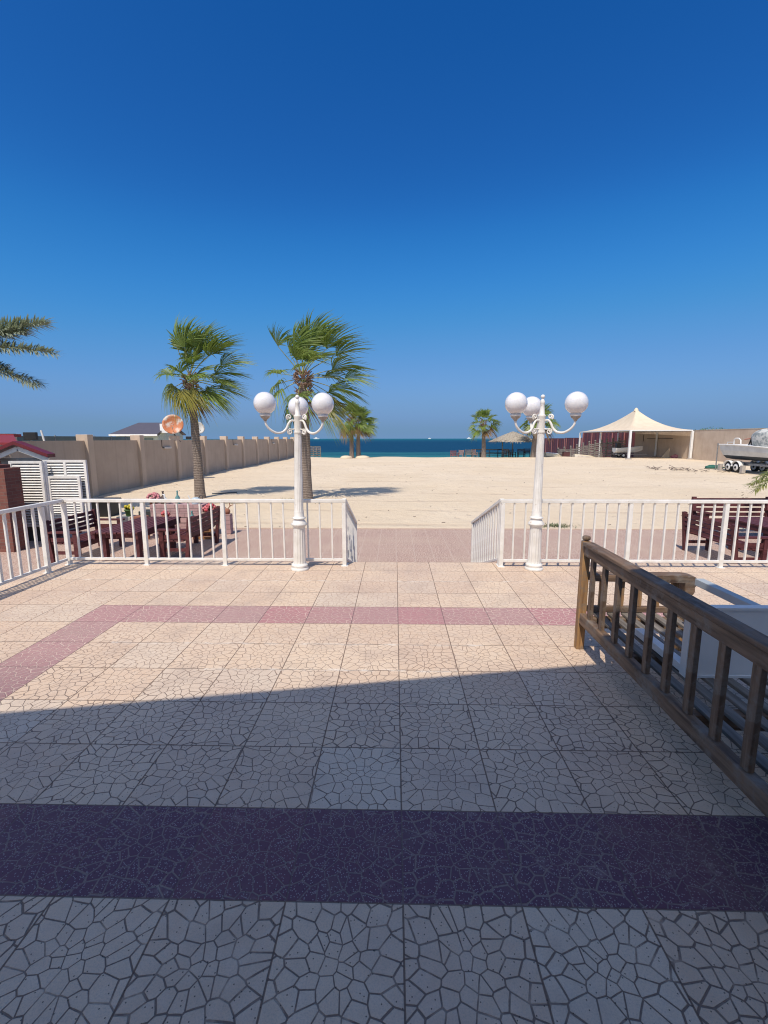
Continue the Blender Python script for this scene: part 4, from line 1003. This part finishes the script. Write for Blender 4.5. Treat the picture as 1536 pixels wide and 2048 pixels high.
# ---------------------------------------------------------------- ornaments behind the left table
def pot(name, label, x, y, z, r, h, mp, flower=None, fr_=.15, n=26, cat='flower pot', leafy=True, seed=1):
    rn = random.Random(seed); t = thing(name, label, cat, (x,y,z)); m = MB(); m.lathe([(r*.7,0),(r*.95,h*.85),(r*1.08,h*.86),(r*1.08,h),(r*.9,h*1.001)], 18); m.build('pot', mp, t)
    if leafy:
        m = MB()
        for k in range(40):
            a_ = rn.uniform(0,6.283); e_ = rn.uniform(.2,1.4); L = rn.uniform(.6,1.1)*fr_; c = Vector((0,0,h)); d = Vector((math.cos(a_)*math.cos(e_), math.sin(a_)*math.cos(e_), math.sin(e_))); q = Vector((-math.sin(a_), math.cos(a_),0))*.02
            m.add([c, c+d*L*.6+q, c+d*L, c+d*L*.6-q], [(0,1,2,3)])
        m.build('foliage', leaf_pot, t)
    if flower:
        m = MB()
        for k in range(n):
            a_ = rn.uniform(0,6.283); e_ = rn.uniform(.1,1.5); c = Vector((math.cos(a_)*math.cos(e_)*fr_, math.sin(a_)*math.cos(e_)*fr_, h+math.sin(e_)*fr_)); m.blob(c, .038, rn, 0, .3, 4)
        m.build('blossoms', flower, t)
    return t
leaf_pot = mat('pot_leaves', (.06,.13,.03), .6); pink = mat('pink_petals', (.62,.30,.30), .7, (.50,.16,.19), 20); redp = mat('red_petals', (.45,.03,.045), .5, (.55,.2,.2), 12); yel = mat('yellow_petals', (.50,.42,.03), .5)
terra = mat('terracotta', (.30,.12,.07), .8); greyp = mat('grey_concrete', (.42,.40,.37), .9, (.34,.32,.30), 10); teal = mat('teal_glaze', (.14,.30,.29), .3); whitec = mat('white_ceramic', (.72,.73,.72), .35)
GP = GZ+.004
st = thing('block_stack', 'stack of pinkish blocks holding ornaments behind the left picnic table', 'block stack', (-5.55,11.9,GP))
rn = random.Random(4)
for k in range(5):
    m = MB(); q = rn.uniform(-.04,.04); m.box((-.75+q,-.22,k*.165),(.62+q,.22,k*.165+.155)); m.build('block_course', M_block, st)
TZ = GP+.82
pot('flower_pot', 'round pink flower cluster standing highest among the ornaments', -6.38, 12.0, GP+.55, .12, .35, terra, pink, .17, seed=2)
pot('flower_pot', 'red and pink roses at the right end of the ornament row', -4.80, 11.75, GP+.35, .13, .30, terra, redp, .17, 30, seed=3)
pot('flower_pot', 'yellow flowers in a green pot on a concrete block', -7.25, 12.3, GP+.42, .11, .18, leaf_pot, yel, .11, 18, seed=5)
m = MB(); m.box((-.26,-.18,0),(.26,.18,.42)); tag(m.build('concrete_block', greyp, loc=(-7.25,12.3,GP), bevel=.01), 'light concrete block under the yellow flowers', 'block')
m = MB(); m.box((-.35,-.2,0),(.35,.2,.6)); tag(m.build('planter_box', mat('black_planter', (.03,.035,.035), .7), loc=(-6.45,12.15,GP), bevel=.01), 'dark planter box under the pink flower cluster', 'planter')
def bottle(label, x, y, z, mt, h, r, prof=None):
    m = MB(); m.lathe([(r,0),(r*1.05,h*.15),(r*.9,h*.5),(r*.35,h*.65),(r*.3,h*.9),(r*.45,h),(r*.2,h*1.001)], 16)
    return tag(m.build('vase', mt, loc=(x,y,z)), label, 'vase')
bottle('slim teal vase standing tallest on the block stack', -5.70, 11.9, TZ, teal, .34, .06)
bottle('turquoise figurine vase at the front foot of the block stack', -5.15, 11.45, GP+.42, teal, .28, .07)
bottle('dark brown lantern-like vase beside the pink flowers', -6.08, 11.9, GP+.82, mat('dark_bronze', (.09,.06,.05), .5), .33, .07)
bottle('grey-brown jug at the right front of the block stack', -4.88, 11.5, GP+.35, mat('stoneware', (.33,.27,.20), .5), .3, .1)
t = thing('watering_can', 'white and pale blue ceramic watering can on the block stack', 'watering can', (-5.2,11.85,TZ))
m = MB(); m.lathe([(.10,0),(.12,.06),(.10,.15),(.05,.17)], 18); m.build('body', mat('pale_blue_glaze', (.50,.60,.66), .3), t)
m = MB(); m.tube([(-.08,0,.06),(-.16,0,.14),(-.2,0,.22)], [.022,.016,.012], 8); m.build('spout', whitec, t)
m = MB(); m.tube([(.07,0,.15),(.12,0,.22),(.19,0,.20),(.17,0,.10),(.11,0,.06)], .010, 6); m.build('handle', dark_paint, t)
t = thing('bird_figurine', 'white goose figurine on the block stack between the vases', 'figurine', (-5.92,11.85,TZ))
m = MB(); m.sphere((0,0,.07), .075, 12, sz=.8); m.tube([(-.05,0,.1),(-.10,0,.17),(-.10,0,.24),(-.15,0,.25)], [.035,.022,.024,.010], 8); m.build('body', whitec, t)
t = thing('deer_figurine', 'small brown antler ornament at the far right of the ornament row', 'figurine', (-4.45,12.0,GP+.5))
m = MB(); m.sphere((0,0,.1), .08, 10); 
for a_ in (-1,1): m.tube([(0,0,.15),(a_*.1,0,.26),(a_*.18,0,.28)], .012, 6); m.tube([(a_*.08,0,.24),(a_*.07,0,.34)], .01, 6)
m.build('body', terra, t); m = MB(); m.box((-.1,-.1,-.5),(.1,.1,.03)); m.build('stand', M_block, t)
pot('flower_pot', 'bright red flower ball low in front of the block stack', -5.78, 11.35, GP+.3, .08, .3, terra, redp, .09, 16, leafy=False, seed=8)
t = thing('wooden_stool', 'little brown wooden stool left of the block stack', 'stool', (-6.35,11.2,GP))
m = MB(); m.box((-.16,-.14,.55),(.16,.14,.6)); m.build('seat', terra, t)
for sx in (-1,1):
    for sy in (-1,1): m = MB(); m.box((sx*.13-.02,sy*.11-.02,0),(sx*.13+.02,sy*.11+.02,.55)); m.build('leg', terra, t)
t = thing('wooden_crate', 'open orange-brown wooden crate frame below the jug', 'crate', (-4.85,11.4,GP))
m = MB()
for z in (.02,.16,.30): m.box((-.22,-.16,z),(.22,-.13,z+.05)); m.box((-.22,.13,z),(.22,.16,z+.05)); m.box((-.22,-.13,z),(-.19,.13,z+.05)); m.box((.19,-.13,z),(.22,.13,z+.05))
m.build('slats', mat('orange_wood', (.32,.15,.06), .7), t)
m = MB(); rn = random.Random(9)
# hose on the sand
pts = []
for i in range(60):
    a_ = i*.42; r_ = .38+.04*math.sin(i*.7); pts.append((math.cos(a_)*r_+i*.018, math.sin(a_)*r_*.9, .02+.005*math.sin(i)))
m.tube(pts, .018, 6); tag(m.build('garden_hose', mat('hose', (.32,.33,.28), .6), loc=(-7.1,18.0,GZ+.03)), 'coiled grey garden hose on the sand right of the left palm', 'hose')
m = MB(); m.box((-.35,-.3,0),(.35,.3,.5)); m.box((-.38,-.33,.502),(.38,.33,.56)); tag(m.build('storage_bin', black, loc=(at(196,1000,14.6).x,14.9,GZ)), 'black storage bin at the foot of the beige wall behind the louvred door', 'bin')
m = MB(); m.beam((-.5,0,.02),(.5,.35,.04),.28,.03); tag(m.build('board', mat('dark_board', (.09,.09,.085), .7), loc=(-7.75,20.6,GZ+.03)), 'dark board lying on the sand beside the left palm trunk', 'board')

# ---------------------------------------------------------------- foreground bench
t = thing('garden_bench', 'large weathered wooden bench in the right foreground, white table on it', 'bench', (1.525,3.735,0), R(-.7))
LB = 3.0
def part(name, mb, mt, bev=.006, parent=None): return mb.build(name, mt, parent or t, bevel=bev)
m = MB(); m.hexa([(-.036,-.03,0),(.030,-.03,0),(.030,.03,0),(-.036,.03,0),(-.030,-.032,.925),(.030,-.032,.925),(.030,.032,.925),(-.030,.032,.925)]); bp = part('back_post', m, wood_warm)
m = MB(); m.lathe([(.016,.92),(.016,.932),(.030,.936),(.032,.948),(.031,.962),(.024,.967)], 14); m.build('finial', wood['z'], bp)
m = MB(); m.box((-.035,-LB,0),(.035,-LB+.08,.90)); part('back_post', m, wood['z'])
m = MB(); m.box((-.03,-LB+.08,.815),(.03,-.04,.895)); m.box((-.045,-LB+.08,.896),(.045,-.04,.925)); part('top_rail', m, wood['y'], .008)
m = MB(); m.box((-.032,-LB+.08,.235),(.028,-.04,.325)); part('bottom_rail', m, wood['y'], .008)
m = MB(); m.box((-.014,-.026,.322),(.014,.026,.818)); s0 = part('back_slat', m, wood['z'], .003); s0.location = (0,-.17,0)
for k in range(1, 13):
    q = s0.copy(); COL.objects.link(q); q.parent = t; q.location = (0,-.17-.213*k,0); q.rotation_euler.z = random.uniform(-.03,.03)
for k in range(7):
    x = .09+k*.115; m = MB(); m.box((x,-LB+.05,.300),(x+.058,-.0,.322)); part('seat_slat', m, wood_seat, .004)
for k, y in enumerate((-.06,-.72,-1.40,-2.1,-2.8)):
    m = MB(); m.box((.03,y-.035,.215),(.90,y+.035,.298)); part('seat_bearer', m, wood['x'], .004)
m = MB(); m.box((.86,-LB+.05,.20),(.90,-.10,.296)); part('front_rail', m, wood['y'])
m = MB()   # armrest with rolled front
pf = [(.035,.60),(.035,.655),(.80,.655),(.865,.645),(.895,.62),(.895,.585),(.87,.555),(.875,.52),(.86,.49),(.80,.49),(.79,.59)]
n = len(pf); m.add([(x,-.055,z) for x,z in pf]+[(x,.055,z) for x,z in pf], [tuple(range(n))[::-1], tuple(range(n,2*n))]+[(i,(i+1)%n,n+(i+1)%n,n+i) for i in range(n)]); part('armrest', m, wood['x'])
m = MB(); m.box((.80,-.035,0),(.87,.035,.488)); part('front_leg', m, wood_warm)
m = MB(); m.box((.80,-LB+.05,0),(.87,-LB+.12,.488)); part('front_leg', m, wood['z'])
m = MB(); m.box((.04,-.02,.325),(.80,.02,.375)); part('side_rail', m, wood['x'])
m = MB(); m.box((-.028,-.013,.375),(.028,.013,.60)); a0 = part('arm_slat', m, wood_warm, .003); a0.location = (.16,0,0)
for k in range(1,5): q = a0.copy(); COL.objects.link(q); q.parent = t; q.location = (.16+k*.145,0,0)
# white table lying on its side
t = thing('side_table', 'white table lying on its side on the wooden bench, legs pointing away', 'table', (1.72,2.66,.324))
m = MB(); m.box((0,0,0),(1.25,.022,.435)); m.build('tabletop', white_plain, t, bevel=.004)
m = MB(); m.box((-.004,-.006,-.001),(.024,.05,.44)); m.box((.024,-.006,.424),(1.25,.05,.44)); m.box((.024,-.006,-.001),(1.25,.05,.014)); m.build('edge_frame', white_plain, t)
for (x,z) in ((.0,.008),(.395,.385),(1.19,.385),(1.19,.008)):
    m = MB(); m.box((x,.052,z),(x+.06,.60,z+.05)); m.build('leg', white_plain if z < .1 else mat('blueish_leg', (.42,.47,.50), .5), t, bevel=.004)

# ---------------------------------------------------------------- debris on the sand
weed = mat('dry_weed', (.12,.15,.07), .9); twig = mat('twig', (.14,.10,.08), .9)
rn = random.Random(77)
def weeds(label, x, y, n, r):
    m = MB()
    for k in range(n):
        c = Vector((rn.gauss(0,r), rn.gauss(0,r*.5), 0)); d = Vector((rn.uniform(-1,1), rn.uniform(-1,1), rn.uniform(.1,.8))).normalized()*rn.uniform(.05,.13); q = d.cross(Vector((0,0,1))).normalized()*.012
        m.add([c-q, c+q, c+d], [(0,1,2)])
    tag(m.build('weed_patch', weed, loc=(x,y,GZ+.01)), label, 'weeds')
a = on(1110,1053,GZ); weeds('green-grey weed patch at the paving edge behind the right lamp', a.x, a.y, 260, .3)
a = on(590,1001,GZ); weeds('thin strip of dry weeds at the foot of the middle palm', a.x, a.y, 200, .5)
m = MB()
for k in range(260):
    x = rn.uniform(-12,30); y = 12.9+rn.random()**1.6*40; z = ground_z(x,y)+.004; a_ = rn.uniform(0,3.14); L = rn.uniform(.02,.12)
    m.beam((x,y,z+.004),(x+math.cos(a_)*L,y+math.sin(a_)*L,z+.006), rn.uniform(.01,.03), .012)
tag(m.build('beach_litter', twig), kind='stuff')
m = MB()
for k in range(40):
    a_ = rn.uniform(0,3.14); x = 22.6+rn.gauss(0,.9); y = 37+rn.gauss(0,1.3); L = rn.uniform(.3,1.1); m.beam((x,y,GZ+.03),(x+math.cos(a_)*L,y+math.sin(a_)*L,GZ+rn.uniform(.02,.2)), .04, .02)
tag(m.build('dead_branches', twig), kind='stuff')
m = MB(); rn2 = random.Random(1); m.blob((0,0,.12), (.75,.3,.2), rn2, 0, .2, 8); q_ = at(1428,922,38.5)
tag(m.build('green_tarpaulin', mat('green_net', (.02,.12,.09), .7), loc=(q_.x,38.5,GZ)), 'crumpled dark green tarpaulin on the sand left of the motor boat', 'tarpaulin')
m = MB(); m.blob((0,0,.12), (.8,.4,.3), rn2, 0, .2, 8); tag(m.build('cloth_bundle', mat('pink_cloth', (.50,.24,.24), .8, (.35,.10,.12), 4), loc=(at(1355,914,59).x,59,GZ+.05)), 'pink and red bundle on the ground under the tent', 'bundle')
m = MB(); m.add([(0,0,0),(1.6,0,0),(1.5,0,2.0),(0,.06,0),(1.6,.06,0),(1.5,.06,2.0)], [(0,1,2),(5,4,3),(0,3,4,1),(1,4,5,2),(2,5,3,0)]); tag(m.build('leaning_sail', canvas, loc=(34.0,60.5,GZ)), 'pale triangular sheet leaning by the right tent post', 'sheet')
m = MB(); m.tube([(0,0,0),(-.02,0,2.1)], .04, 6); q_ = at(1432,930,36.6); tag(m.build('marker_pole', steel, loc=(q_.x,36.6,GZ)), 'thin upright pole at the stern of the motor boat', 'pole')
rn = random.Random(6)
t = thing('bush', 'dark bush top showing over the right concrete wall', 'bush', (at(1425,860,60).x,60,GZ)); m = MB()
for k in range(700):
    c = Vector((rn.gauss(0,.9), rn.gauss(0,.7), 3.1+abs(rn.gauss(0,.26)))); d = Vector((rn.uniform(-1,1),rn.uniform(-1,1),rn.uniform(-1,1)))*.14; q = Vector((rn.uniform(-1,1),rn.uniform(-1,1),0))*.06; m.add([c,c+d+q,c+d*1.6,c+d-q],[(0,1,2,3)])
m.build('crown', leaf_pot, t); m = MB(); m.tube([(0,0,0),(0,0,3.2)], .1, 6); m.build('trunk', TRUNK, t)
